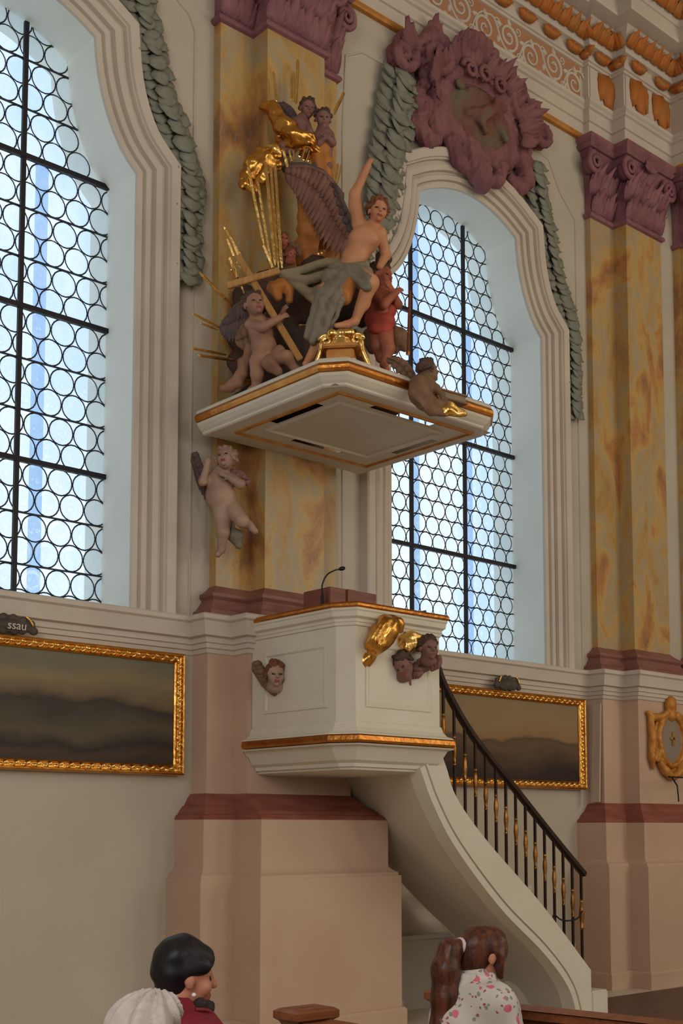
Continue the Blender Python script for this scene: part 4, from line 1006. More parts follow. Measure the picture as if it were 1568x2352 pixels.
plaque(3.98, 3.06, .40, .15, 'dark plaque with white lettering on top of the wide painting', 'ssau')
plaque(9.16, 3.06, .34, .16, 'small dark scrolled plaque on top of the hill painting', None)
# pale plank leaning beside the second painting
b = MB(); b.add([(10.46, 7.885, 1.945), (10.48, 7.885, 1.945), (10.48, 7.785, 1.945), (10.46, 7.785, 1.945), (10.53, 7.90, 2.955), (10.55, 7.90, 2.955), (10.55, 7.80, 2.955), (10.53, 7.80, 2.955)],
              [(0, 3, 2, 1), (4, 5, 6, 7), (0, 1, 5, 4), (1, 2, 6, 5), (2, 3, 7, 6), (3, 0, 4, 7)])
tag(b.build('plank', M['plank'] if 'plank' in M else mat('pale_plank', (190, 166, 148)), loc=(10.47, 7.83, 1.95)), 'pale plank leaning on the pedestal beside the hill painting', 'plank')
# ------------------------------------------------------------------ gilt shield on the far pedestal
sh = empty('wall_shield', (11.43, 7.58, 2.6), 'ochre gilt shield with small cross on the far pedestal', 'shield')
S = SDF(None, .011, .02); S.px = 1.0; sx = 11.43
S.ell((sx, 7.585, 2.60, 0), (.30, .03, .33), AX)
S.chain([(sx + .225 * math.cos(t), 7.56, 2.61 + .27 * math.sin(t), 0) for t in np.linspace(0, 2 * math.pi, 25)], [.032] * 25, k=.008)
S.ell((sx, 7.545, 2.61, 0), (.20, .05, .245), AX, k=.006, sub=True)
for q in (-1, 1):
    S.chain([(sx + q * .22, 7.57, 2.84, 0), (sx + q * .34, 7.565, 2.83, 0), (sx + q * .40, 7.57, 2.88, 0)], [.045, .04, .025], k=.01)
    S.chain([(sx + q * .36, 7.57, 2.82, 0), (sx + q * .345, 7.56, 2.6, 0), (sx + q * .36, 7.565, 2.42, 0), (sx + q * .33, 7.575, 2.30, 0)], [.035, .045, .04, .018], k=.01)
    S.chain([tuple(p_) + (0,) for p_ in spiral((sx + q * .28, 7.56, 2.42), .06, .012, 1.2, 1., (q, 0, 0), (0, 0, 1), 12)], [.022] * 12, k=.006)
    S.chain([(sx + q * .20, 7.57, 2.36, 0), (sx + q * .13, 7.56, 2.28, 0), (sx + q * .03, 7.56, 2.22, 0)], [.04, .05, .04], k=.01)
    S.chain([(sx + q * .10, 7.55, 2.88, 0), (sx + q * .20, 7.555, 2.84, 0)], [.035, .03], k=.01)
S.ell((sx, 7.56, 2.985, 0), (.085, .055, .09), AX); S.cap((sx, 7.57, 2.86, 0), (sx, 7.57, 2.95, 0), .06, .05)
S.disp = [lumps(60, .004, 2)]; S.mesh('frame', M['goldpaint'], sh, (sx, 7.58, 2.6))
S = SDF(None, .011, .01); S.px = 1.0; S.ell((sx, 7.572, 2.61, 0), (.205, .022, .25), AX); S.mesh('field', M['shieldgrey'] if 'shieldgrey' in M else mat('grey_field', (140, 124, 108)), sh, (sx, 7.58, 2.6))
b = MB(); b.box(sx - .012, sx + .012, 7.53, 7.545, 2.55, 2.69); b.box(sx - .05, sx + .05, 7.53, 7.545, 2.61, 2.634); b.build('cross_emblem', M['goldbright'], sh)
# black bracket lamp arm at the picture edge
la = empty('bracket_arm', (11.5, 7.3, 2.2), 'thin black bracket arm in front of the gilt shield, cut by the picture edge', 'bracket')
b = MB(); b.box(10.98, 11.9, 7.285, 7.315, 2.19, 2.205); b.build('arm', M['iron'], la)
b = MB(); b.tube([(11.03, 7.3, 2.19), (11.12, 7.3, 2.11), (11.14, 7.3, 1.95)], .008, 6); b.build('stay', M['iron'], la)
b = MB(); b.box(11.85, 11.9, 7.315, 7.605, 2.1, 2.3); b.build('wall_plate', M['iron'], la)
# ================================================================== carved figures
VIEW = -_F0
def dirv(r, t, u): return _R * r + VIEW * t + _Z * u        # right, towards the nave, up
def base_of(t0, u, v): return tuple(at_depth(u, v, t0))
def putto(name, label, t0, anchor, head, face, Hpx, torso, arms, legs, skin, hair, up=(0, 0, 1), vox=.0075, cat='statue', group=None, seed=1, hands=True, extra=None, hn=46):
    root = empty(name, base_of(t0, *anchor), label, cat, group)
    S = SDF(t0, vox, .018)
    loc = root.location
    hc = S.J(head); H = Hpx * S.px
    S.chain([t[:3] for t in torso], [t[3] for t in torso], 0, .03)
    for t in torso: S.ell(t[:3], (t[3] * 1.08, t[3] * .92, t[3]), k=.02)
    neck = S.J(torso[0][:3])
    S.head(hc, face, H, up, neck=neck, nr=.22, child=True)
    for a in arms:
        S.chain([p[:3] for p in a], [p[3] for p in a], 0, .016)
        if hands:
            w = S.J(a[-1][:3]); e = S.J(a[-2][:3]); d = (w - e) / np.linalg.norm(w - e)
            S.hand(w - d * .01, d, VIEW + _Z * .3, a[-1][3] * S.px * 4.6, .55)
    for l in legs:
        S.chain([p[:3] for p in l[:3]], [p[3] for p in l[:3]], 0, .02)
        if len(l) > 3: S.cap(l[2][:3], l[3][:3], l[2][3], l[3][3], 0, .012)
    if extra: extra(S)
    S.mesh('body', [M[skin], M['lip'], M['eye']], root, loc)
    h = SDF(t0, vox, .012); curls(h, hc, face, up, H, hn, .085, seed); h.disp = [lumps(110, .003, seed)]
    h.mesh('hair', M[hair], root, loc)
    return root
def cloth(root, t0, chains, mname, nm='drapery', vox=.0085, fold=((0, .2, 1), 60, .006, .5), k=.03, ells=()):
    S = SDF(t0, vox, k)
    for pts in chains: S.chain([p[:3] for p in pts], [p[3] for p in pts], 0, k)
    for e in ells: S.ell(e[0], e[1], k=k)
    d = dirv(fold[0][0], fold[0][1], fold[0][2])
    S.disp = [folds(d, fold[1], fold[2], fold[3], .3), lumps(28, fold[2] * .8, 4)]
    return S.mesh(nm, M[mname], root, root.location)
def wing_part(root, t, lead, tips, n, width, mname, nrm=None, name='wing'):
    L = lerp_pts([at_depth(p[0], p[1], t - (p[2] if len(p) > 2 else 0)) for p in lead], n)
    T = lerp_pts([at_depth(p[0], p[1], t - (p[2] if len(p) > 2 else 0)) for p in tips], n)
    b = MB(); feather_wing(b, L, T, width, VIEW if nrm is None else nrm)
    # shorter coverts over the roots
    b2 = [a * .55 + c * .45 for a, c in zip(L, T)]
    feather_wing(b, [a + VIEW * .018 for a in L], [a + VIEW * .018 for a in b2], width * .9, VIEW if nrm is None else nrm)
    b.tube([p + VIEW * .01 for p in L], .016, 6)
    return b.build(name, M[mname], root, True, root.location)

# ---------------------------------------------------------------- the large angel
T0 = 9.3
ang = empty('angel_statue', base_of(T0, 800, 700), 'large carved angel seated on the canopy with one arm raised', 'statue')
S = SDF(T0, .0075, .02)
S.chain([(800, 628, 0), (815, 594, .02), (836, 552, .03)], [31, 26, 33], k=.03)
S.ell((836, 550, .05), (37, 25, 30), k=.03); S.ell((812, 590, .06), (27, 20, 24), k=.03)
S.ell((822, 545, .10), (16, 10, 13), k=.03); S.ell((853, 548, .10), (16, 10, 13), k=.03)
S.cap((828, 520, .02), (872, 536, .02), 17, 15, k=.03); S.cap((845, 535, .02), (856, 520, .02), 20, 13, k=.03)
S.chain([(824, 514, .02), (814, 446, .06), (845, 381, .10)], [17.5, 12.5, 8], k=.02)
S.ell((812, 470, .05), (13, 12, 22), k=.02)
w = S.J((845, 381, .10)); S.hand(w, dirv(.45, .25, .85), dirv(-.3, .9, -.1), .10, 1.25)
S.chain([(873, 538, .02), (886, 586, -.06), (872, 612, .10)], [15, 11.5, 8], k=.02)
S.chain([(788, 632, .03), (748, 672, .26), (724, 790, .28)], [27, 20, 10], k=.02); S.ell((735, 715, .24), (14, 14, 24), k=.02)
S.chain([(724, 790, .28), (712, 822, .34), (700, 836, .42)], [10, 10, 6], k=.015)
S.chain([(818, 634, .03), (850, 650, .30), (815, 738, .22)], [27, 20, 10], k=.02); S.ell((838, 690, .24), (14, 13, 23), k=.02)
S.chain([(815, 738, .22), (795, 746, .30), (772, 748, .36)], [10, 9, 6], k=.015)
hc = S.J((868, 486, .06)); HF = dirv(.22, .95, -.10); HU = (-.0 * _R + _Z + _R * .10)
S.head(hc, HF, .192, HU, neck=S.J((856, 524, .02)), nr=.23)
S.mesh('body', [M['flesh'], M['lip'], M['eye']], ang, ang.location)
h = SDF(T0, .0065, .012); curls(h, hc, HF, HU, .192, 70, .085, 3); h.disp = [lumps(120, .003, 1)]; h.mesh('hair', M['hairbrown'], ang, ang.location)
cloth(ang, T0, [[(770, 620, .10, 18), (800, 628, .16, 20), (838, 630, .14, 20)], [(790, 640, .15, 26), (750, 684, .30, 27), (728, 740, .31, 22), (722, 778, .30, 15)],
                [(776, 634, .20, 11), (730, 690, .34, 11), (706, 772, .32, 9)], [(786, 634, .24, 11), (744, 690, .40, 11), (718, 784, .36, 9)], [(798, 640, .24, 11), (764, 695, .40, 11), (738, 780, .36, 9)], [(806, 644, .20, 10), (778, 700, .34, 9), (752, 770, .32, 7)],
                [(820, 640, .15, 26), (846, 652, .30, 21)], [(775, 612, .16, 9), (812, 622, .22, 9), (850, 640, .34, 9)], [(778, 622, .2, 9), (815, 638, .28, 9), (842, 660, .36, 9)],
                [(760, 640, .2, 22), (740, 700, .22, 20), (716, 770, .2, 12)]], 'robeblue', 'robe', fold=((.95, 0, .3), 110, .0045, .3), k=.012)
cloth(ang, T0, [[(796, 606, -.02, 11), (750, 602, .02, 11), (700, 618, .04, 10), (648, 628, .06, 8)], [(788, 614, .0, 11), (748, 632, .02, 12), (700, 646, .05, 12), (650, 634, .05, 9)], [(780, 624, -.02, 11), (748, 660, .0, 12), (712, 674, .04, 12), (664, 644, .03, 9)],
                [(772, 636, -.02, 11), (752, 684, .02, 12), (724, 692, .04, 10), (686, 660, .02, 9)], [(790, 612, -.06, 14), (740, 640, -.04, 18), (695, 650, -.02, 16)], [(765, 640, -.04, 14), (740, 670, -.02, 14)], [(780, 616, .08, 13), (840, 610, .12, 10)]], 'robe', 'sash', fold=((.2, 0, 1), 120, .0035, .3), k=.010)
cloth(ang, T0, [[(650, 650, .03, 13), (632, 662, .04, 17), (640, 682, .05, 10)], [(668, 652, .0, 14), (664, 690, .03, 8)]], 'lining', 'sash_lining', fold=((1, 0, .4), 90, .005, .5))
cloth(ang, T0, [[(806, 648, .24, 17), (788, 678, .28, 21), (776, 698, .28, 13)]], 'lining', 'robe_lining', fold=((1, 0, .3), 90, .005, .4))
wing_part(ang, 9.62, [(806, 516), (778, 440), (748, 400), (705, 384), (662, 386)], [(780, 600), (752, 585), (724, 550), (695, 490), (664, 425)], 18, .034, 'wing')
wing_part(ang, 9.70, [(780, 440), (745, 396), (700, 378), (660, 380)], [(772, 470), (735, 420), (698, 402), (662, 400)], 8, .05, 'wingdark', name='wing_coverts')
wing_part(ang, 9.45, [(812, 520), (790, 470), (768, 424)], [(795, 530), (776, 490), (764, 430)], 6, .04, 'wingdark')

# ---------------------------------------------------------------- putto with the cross
cp = putto('putto_with_cross', 'carved winged putto hugging the large wooden cross on the canopy', 9.12, (600, 870), (584, 700, .08), dirv(.35, .9, .1), 60,
           [(592, 742, .02, 22), (600, 765, .03, 26), (606, 796, .05, 27), (604, 822, .03, 24)],
           [[(574, 746, .04, 13), (604, 752, .16, 11), (640, 732, .16, 8)], [(612, 742, .0, 12), (642, 738, -.02, 9), (650, 718, .05, 7)]],
           [[(592, 832, .04, 21), (590, 860, .10, 15), (588, 888, .06, 10), (574, 896, .12, 7)], [(618, 828, .04, 21), (658, 820, .16, 15), (676, 846, .12, 10), (690, 850, .18, 7)]], 'fleshpink', 'hairdark', up=(_Z - .2 * _R), seed=5)
cloth(cp, 9.12, [[(640, 806, .10, 14), (618, 836, .14, 16), (640, 852, .14, 12)], [(572, 800, -.02, 12), (560, 842, .0, 14), (548, 872, .02, 14), (528, 888, .02, 12), (512, 892, .02, 6)]], 'brownrobe', fold=((.8, 0, .5), 80, .006, .5))
wing_part(cp, 9.22, [(575, 745), (556, 752), (546, 772)], [(590, 810), (566, 815), (552, 800)], 6, .03, 'wingbrown')
wing_part(cp, 9.25, [(565, 690), (540, 705), (520, 735)], [(560, 790), (525, 790), (508, 770)], 8, .035, 'wingdark')
# the cross
def beam(a, c, w, d):
    a = np.array(a); c = np.array(c); t = (c - a) / np.linalg.norm(c - a); s_ = np.cross(t, VIEW); s_ /= np.linalg.norm(s_); nn = np.cross(s_, t)
    b = MB(); P = [e + s_ * i * w / 2 + nn * j * d / 2 for e in (a, c) for i, j in ((-1, -1), (1, -1), (1, 1), (-1, 1))]
    b.add(P, [(0, 3, 2, 1), (4, 5, 6, 7), (0, 1, 5, 4), (1, 2, 6, 5), (2, 3, 7, 6), (3, 0, 4, 7)]); return b
cr = empty('cross', base_of(9.0, 690, 826), 'large ochre wooden cross held slanting by a putto', 'cross')
beam(at_depth(546, 588, 9.12), at_depth(690, 828, 8.98), .050, .036).build('upright', M['crosswood'], cr, bevel=.005)
beam(at_depth(522, 657, 9.06), at_depth(642, 622, 9.06), .050, .036).build('crossbar', M['crosswood'], cr, bevel=.005)

# ---------------------------------------------------------------- putto in red with a staff
rp = putto('putto_with_staff', 'carved putto in red tunic beside the angel, holding a thin staff', 9.55, (875, 840), (876, 636, .04), dirv(.8, .5, -.1), 60,
           [(874, 672, 0, 20), (876, 692, .03, 26), (874, 722, .04, 27), (870, 748, .02, 25)],
           [[(858, 678, .06, 13), (880, 700, .17, 11), (906, 676, .16, 8)], [(896, 678, .02, 13), (914, 700, .08, 10), (900, 668, .15, 8)]],
           [[(882, 760, .03, 22), (892, 800, .10, 15), (882, 838, .08, 10), (888, 848, .16, 7)], [(862, 758, .02, 20), (866, 796, .02, 14), (872, 824, -.02, 9), (882, 832, .05, 7)]], 'fleshred', 'hairdark', seed=9)
cloth(rp, 9.55, [[(856, 712, .03, 20), (890, 715, .05, 20)], [(860, 735, .05, 24), (884, 738, .07, 24)], [(858, 752, .07, 15), (884, 756, .08, 15)]], 'redrobe', 'tunic', fold=((1, 0, .1), 85, .005, .3))
cloth(rp, 9.6, [[(900, 755, 0, 15), (915, 780, .02, 22), (905, 800, .02, 14)], [(918, 770, .0, 15), (930, 800, .0, 8)], [(850, 770, -.06, 18), (856, 800, -.04, 14)]], 'wingbrown', 'cloak', fold=((.7, 0, .6), 70, .007, .5))
cloth(rp, 9.62, [[(866, 606, 0, 7), (872, 588, 0, 8), (884, 582, 0, 8), (892, 596, 0, 7), (888, 612, 0, 5)]], 'hairdark', 'hood_scroll', fold=((1, 0, 0), 60, .003, .5))
st = empty('staff', base_of(9.45, 936, 800), 'thin red brown staff standing beside the putto in red', 'staff')
b = MB(); b.tube([at_depth(937, 808, 9.42), at_depth(941, 668, 9.42)], .011, 8); b.build('shaft', M['mahogany'], st)
b = MB(); b.tube([at_depth(937, 808, 9.42), at_depth(936.5, 815, 9.42)], .016, 8); b.build('ferrule', M['goldrim'], st)

# ---------------------------------------------------------------- putto perched on the front edge, seen from behind
ep = putto('perching_putto', 'brown winged putto perched on the front edge of the canopy', 8.68, (965, 900), (984, 852, .05), dirv(.75, -.3, .15), 50,
           [(972, 872, .03, 17), (966, 886, .05, 24), (966, 906, .06, 25), (976, 922, .05, 20)],
           [[(985, 878, .02, 11), (1002, 892, .05, 9), (1010, 902, .06, 7)], [(952, 880, .06, 11), (946, 902, .10, 9), (962, 918, .12, 7)]],
           [[(985, 922, .04, 17), (1004, 930, .08, 12), (1022, 926, .05, 8), (1032, 932, .05, 6)], [(972, 926, .06, 16), (990, 944, .10, 11), (1010, 948, .07, 8), (1020, 952, .07, 6)]], 'wingbrown', 'hairdark', seed=12, hands=True)
wing_part(ep, 8.70, [(960, 890), (945, 850), (925, 828), (898, 824)], [(946, 898), (925, 880), (908, 856), (894, 836)], 7, .035, 'wingbrown')
cloth(ep, 8.72, [[(998, 926, .06, 12), (1030, 940, .08, 15), (1062, 946, .06, 10)], [(1000, 912, .06, 8), (992, 930, .10, 10), (1020, 950, .1, 8)]], 'goldbright', 'gilt_drapery', fold=((.4, 0, 1), 95, .007, .6))
bk = empty('book', base_of(9.1, 1036, 897), 'closed brown book lying on the canopy edge beside the perching putto', 'book')
bb0 = at_depth(1036, 897, 9.12)
b = MB(); P0 = at_depth(1000, 900, 8.80); P1 = at_depth(1072, 898, 8.98)
d1 = (P1 - P0) / np.linalg.norm(P1 - P0); d1[2] = 0; d1 /= np.linalg.norm(d1); d2 = np.array([-d1[1], d1[0], 0])
def slabd(z0, z1, gx, m_, nm):
    b = MB(); L = np.linalg.norm(P1 - P0); o = P0.copy(); o[2] = 0
    P = [o + d1 * a + d2 * q for a, q in ((-gx, -gx), (L + gx, -gx), (L + gx, .20 + gx), (-gx, .20 + gx))]
    zb = P0[2]; b.add([(p[0], p[1], zb + z) for z in (z0, z1) for p in P], [(0, 3, 2, 1), (4, 5, 6, 7), (0, 1, 5, 4), (1, 2, 6, 5), (2, 3, 7, 6), (3, 0, 4, 7)]); return b.build(nm, m_, bk)
slabd(-.03, -.018, 0, M['wingbrown'], 'cover'); slabd(-.018, .028, -.012, M['robe'], 'page_block'); slabd(.028, .04, 0, M['wingbrown'], 'cover')

# ---------------------------------------------------------------- pair of putti with gilt cloth on top of the pilaster group
up1 = putto('reclining_putto', 'dusky putto with dark wing reclining highest above the angel', 9.86, (690, 300), (706, 250, .06), dirv(.3, .9, -.25), 46,
            [(694, 276, .02, 15), (688, 288, .04, 19), (684, 308, .05, 19), (676, 322, .04, 16)],
            [[(704, 284, .05, 9), (712, 304, .10, 8), (700, 318, .12, 6)], [(678, 282, .02, 9), (666, 296, .06, 8), (668, 312, .1, 6)]],
            [[(672, 326, .06, 14), (650, 336, .12, 11), (634, 346, .08, 8)], [(684, 328, .06, 14), (668, 346, .12, 10), (650, 352, .10, 7)]], 'fleshpurple', 'hairdark', seed=21, hn=34)
wing_part(up1, 9.9, [(686, 280), (668, 250), (648, 238)], [(684, 320), (658, 300), (640, 262)], 7, .035, 'wingdark')
up2 = putto('praying_putto', 'dusky putto head and chest looking out beside the topmost reclining putto', 9.84, (745, 320), (742, 274, .06), dirv(.15, .95, -.2), 46,
            [(742, 300, .02, 15), (744, 314, .04, 20), (744, 334, .04, 20), (742, 352, .03, 17)],
            [[(728, 310, .05, 9), (732, 330, .12, 8), (744, 318, .14, 6)], [(758, 310, .04, 9), (764, 328, .10, 8), (752, 316, .14, 6)]],
            [[(736, 356, .04, 14), (728, 380, .08, 10), (724, 400, .02, 8)], [(750, 356, .04, 14), (752, 382, .08, 10), (748, 402, .02, 8)]], 'fleshpurple', 'hairdark', seed=22, hn=34)
gd = empty('gilt_drapery', base_of(9.75, 670, 300), 'gilt drapery sweeping diagonally beneath the two topmost putti', 'drapery')
cloth(gd, 9.76, [[(604, 242, .0, 8), (625, 250, .02, 17), (648, 285, .05, 22), (680, 312, .08, 20), (712, 322, .10, 14), (716, 312, .12, 9)], [(640, 318, .0, 9), (660, 334, .02, 14), (690, 330, .06, 16)], [(634, 332, .02, 7), (648, 346, .02, 9)], [(720, 340, .05, 8), (740, 352, .02, 6)]], 'gold', 'cloth', fold=((.6, 0, 1), 120, .013, .5), k=.02)
cloth(gd, 9.80, [[(735, 345, .0, 26), (740, 380, .0, 24), (748, 410, .0, 18)]], 'lining', 'hanging_cloth', fold=((1, 0, .1), 80, .006, .4))
gc = empty('gilt_cloud', base_of(9.62, 595, 390), 'puffed gilt cloud behind the tall bundle of rays', 'cloud')
S = SDF(9.62, .009, .02)
for (u, v, c, r) in ((592, 385, 0, 36), (570, 402, .03, 22), (562, 424, .05, 16), (580, 432, .05, 15), (618, 364, .02, 24), (636, 356, .05, 13), (576, 372, .05, 14), (600, 352, .02, 18), (634, 380, .02, 16), (605, 410, .05, 18), (560, 408, .07, 10), (614, 392, .08, 14)):
    S.ell((u, v, c), (r, r * .7, r * .9), k=.02)
S.disp = [lumps(60, .006, 8), folds(dirv(.6, .2, 1), 70, .004, .8)]
S.mesh('puff', M['gold'], gc, gc.location)
cloth(gc, 9.58, [[(618, 338, 0, 8), (632, 342, .02, 10), (640, 352, .02, 7)]], 'goldbright', 'gilt_tuft', fold=((1, 0, 0), 60, .003, .4))
# dark cloud on the pilaster behind the group
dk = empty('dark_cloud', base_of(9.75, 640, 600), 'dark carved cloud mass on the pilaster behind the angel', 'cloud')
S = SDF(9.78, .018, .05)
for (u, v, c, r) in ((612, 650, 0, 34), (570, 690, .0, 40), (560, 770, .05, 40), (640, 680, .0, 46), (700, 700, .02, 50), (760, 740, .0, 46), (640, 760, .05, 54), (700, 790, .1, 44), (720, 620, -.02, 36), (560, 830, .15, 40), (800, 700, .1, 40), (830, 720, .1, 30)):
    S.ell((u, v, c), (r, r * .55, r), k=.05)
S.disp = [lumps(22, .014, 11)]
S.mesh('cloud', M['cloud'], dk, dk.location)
# carved curtain behind the wing
cu_ = empty('carved_curtain', base_of(9.8, 730, 540), 'ochre carved curtain hanging below the wing of the angel', 'curtain')
cloth(cu_, 9.84, [[(700, 440, 0, 20), (702, 520, .0, 22), (700, 600, 0, 22)], [(735, 450, 0, 18), (735, 540, 0, 18), (728, 610, 0, 18)], [(765, 500, 0, 22), (770, 550, .0, 22), (765, 600, 0, 20)]], 'lining', 'cloth', fold=((1, 0, .08), 70, .010, .25))
# two cherub heads behind the rays
def cherub_head(label, t0, c, face, Hpx, skin, hair, wings, seed, up=(0, 0, 1), wm='wingbrown', breast=True, hn=40, group=None):
    root = empty('cherub_head', base_of(t0, c[0], c[1]), label, 'cherub', group)
    S = SDF(t0, .0065, .012); hc = S.J(c); H = Hpx * S.px
    low = hc - _Z * .42 * H - np.array(face) * .12 * H
    S.head(hc, face, H, up, neck=low, nr=.26, child=True)
    if breast: S.ell((c[0], c[1] + .55 * Hpx, (c[2] if len(c) > 2 else 0) - .18 * H), (.36 * Hpx, .2 * Hpx, .18 * Hpx), k=.03)
    S.mesh('face', [M[skin], M['lip'], M['eye']], root, root.location)
    h = SDF(t0, .0065, .01); curls(h, hc, face, up, H, hn, .09, seed); h.disp = [lumps(110, .003, seed)]; h.mesh('hair', M[hair], root, root.location)
    for (ld, tp, n, wd) in wings: wing_part(root, t0 + .03, ld, tp, n, wd, wm)
    return root
cherub_head('small red brown cherub head beside the tall rays', 9.6, (650, 552, .04), dirv(.3, .9, 0), 34, 'fleshred', 'hairbrown', [([(662, 566), (676, 560)], [(668, 600), (690, 590)], 4, .03)], 31)
cherub_head('small red brown cherub head looking down, under the tall rays', 9.62, (668, 584, .06), dirv(.4, .8, -.3), 32, 'fleshred', 'hairbrown', [([(650, 590), (640, 600)], [(662, 625), (646, 626)], 4, .03)], 32)

# ---------------------------------------------------------------- bundles of gilt rays
def rays(label, lines, y, root_px):
    root = empty('ray_bundle', tuple(on_y(root_px[0], root_px[1], y)), label, 'rays', 'gilt ray bundles round the angel')
    for i, (a, c, w) in enumerate(lines):
        A = on_y(a[0], a[1], y - .03 * (i % 3)); Cc = on_y(c[0], c[1], y - .03 * (i % 3)); t = Cc - A; L = np.linalg.norm(t); t /= L
        s_ = np.cross(t, [0, -1, 0]); s_ /= np.linalg.norm(s_); nn = np.cross(s_, t); w = w * .0046
        b = MB(); v = []
        for q, ww in ((0, .55), (.06, .9), (.5, 1), (.94, .9), (1, .4)):
            p = A + t * L * q
            v += [p - s_ * w * ww, p - nn * w * ww * .7, p + s_ * w * ww, p + nn * w * ww * .7]
        f = [(4 * k + j, 4 * k + (j + 1) % 4, 4 * k + 4 + (j + 1) % 4, 4 * k + 4 + j) for k in range(4) for j in range(4)] + [(3, 2, 1, 0), (16, 17, 18, 19)]
        b.add(v, f); b.build('ray', M['goldbright'], root)
rays('short gilt rays pointing up above the topmost putti', [((628, 165), (635, 236), 3.4), ((669, 163), (669, 232), 3.2), ((675, 164), (674, 234), 2.6), ((684, 138), (679, 238), 4)], 7.62, (660, 235))
rays('dull gilt ray pointing up to the wall edge', [((790, 212), (766, 262), 3.5)], 7.66, (766, 262))
rays('tall slender gilt rays rising in front of the gilt cloud', [((568, 374), (606, 560), 3.6), ((591, 412), (622, 600), 3.4), ((610, 372), (632, 610), 4.), ((622, 382), (640, 616), 4), ((632, 378), (648, 616), 4.2), ((604, 560), (628, 618), 3.4), ((616, 420), (634, 600), 3.), ((636, 470), (645, 600), 3)], 7.42, (640, 612))
rays('stubby gilt rays under the gilt drapery, over the wing', [((650, 342), (662, 388), 4), ((664, 345), (670, 372), 2.5), ((674, 346), (676, 368), 2.5), ((697, 332), (688, 362), 4), ((708, 338), (697, 370), 3.5), ((716, 345), (708, 372), 3.5)], 7.5, (680, 345))
rays('gilt rays fanning out behind the crossbar of the cross', [((515, 521), (556, 592), 3.2), ((521, 548), (538, 590), 2.4), ((526, 590), (546, 640), 3.4), ((530, 618), (548, 642), 2.6), ((545, 600), (566, 634), 3.6), ((552, 650), (562, 676), 2.6), ((536, 560), (552, 600), 2.4)], 7.5, (556, 640))
rays('long gilt ray pair reaching left past the pilaster edge', [((458, 625), (562, 732), 3.6), ((466, 634), (520, 688), 2.4)], 7.46, (562, 732))
rays('thin gilt rays left of the putto with the cross', [((443, 721), (504, 752), 2.6), ((461, 742), (500, 758), 2)], 7.46, (504, 752))
rays('dull brown rays low on the wall beside the putto with the cross', [((440, 800), (520, 815), 2.4), ((456, 816), (540, 828), 2.8)], 7.46, (530, 822))
rays('small cluster of gilt rays between curtain and angel', [((741, 534), (731, 586), 3.2), ((748, 532), (738, 584), 3.2), ((752, 542), (745, 578), 2.6)], 7.36, (738, 582))
rays('dull gilt rays behind the dark wing tip', [((776, 376), (766, 430), 2.8), ((783, 380), (773, 424), 2.4), ((764, 400), (762, 425), 2.6)], 7.6, (768, 430))

# ---------------------------------------------------------------- putto under the canopy on the pilaster edge
wp = putto('clinging_putto', 'pale winged putto with raised hands clinging to the pilaster under the canopy', 9.62, (520, 1200), (518, 1054, .10), dirv(-.25, .9, .25), 56,
           [(508, 1090, .02, 22), (504, 1108, .04, 28), (506, 1140, .06, 31), (518, 1166, .05, 28)],
           [[(484, 1098, .06, 12), (466, 1106, .12, 10), (474, 1074, .16, 7)], [(532, 1100, .04, 13), (552, 1112, .12, 11), (524, 1096, .16, 7)]],
           [[(512, 1180, .06, 24), (512, 1222, .10, 15), (508, 1262, .04, 10), (500, 1274, .10, 7)], [(534, 1172, .08, 22), (556, 1196, .20, 15), (572, 1206, .10, 10), (586, 1220, .12, 7)]], 'fleshpale', 'fleshpale', seed=41, up=(_Z - .15 * _R))
wing_part(wp, 9.66, [(484, 1100), (462, 1070), (450, 1040)], [(470, 1150), (454, 1120), (446, 1075)], 7, .035, 'wingdark')
wing_part(wp, 9.58, [(530, 1082), (552, 1085), (566, 1096)], [(528, 1118), (548, 1124), (566, 1116)], 6, .03, 'fleshpurple')
cloth(wp, 9.62, [[(528, 1216, .0, 12), (540, 1232, .02, 17), (548, 1252, .02, 9)], [(530, 1190, .0, 12), (528, 1220, .0, 14)]], 'robeblue', fold=((.7, 0, .6), 80, .006, .5))

# ---------------------------------------------------------------- figures fixed to the pulpit box
pl_t = lambda P: float(np.array(P) @ _F0)
tL = pl_t(on_x(632, 1555, 5.86)); tF = pl_t(on_y(870, 1475, 6.49)); tF2 = pl_t(on_y(950, 1520, 6.49))
cherub_head('pale winged cherub head on the shaded face of the pulpit', tL, (632, 1550, .05), dirv(.25, .95, -.05), 56, 'fleshpale', 'hairbrown', [([(622, 1572), (606, 1545), (590, 1518)], [(640, 1600), (614, 1588), (592, 1556)], 7, .045), ([(640, 1578), (656, 1564)], [(636, 1604), (658, 1598)], 5, .035)], 51, hn=44)
gt = empty('gilt_tablet', base_of(tF, 870, 1475), 'swelling gilt scroll slanting on the front of the pulpit', 'ornament')
cloth(gt, tF, [[(846, 1510, .03, 18), (834, 1522, .04, 15)], [(852, 1500, .05, 14), (868, 1472, .08, 31), (890, 1445, .08, 29), (902, 1432, .05, 20)], [(908, 1428, .05, 12), (916, 1434, .05, 13), (918, 1448, .04, 8)], [(880, 1422, .05, 9), (856, 1446, .06, 9), (848, 1460, .05, 7)]], 'gold', 'scroll', vox=.006, fold=((.9, 0, -.6), 110, .007, .3), k=.008)
pp = empty('gilt_cloud', base_of(tF2, 935, 1480), 'small gilt cloud behind two cherub heads on the pulpit', 'cloud')
cloth(pp, tF2, [[(915, 1496, .02, 14), (922, 1476, .04, 17), (944, 1464, .04, 16), (966, 1466, .03, 10)], [(935, 1484, .06, 18), (950, 1480, .06, 12)]], 'goldbright', 'puff', vox=.006, fold=((.4, 0, 1), 90, .004, .7), k=.012)
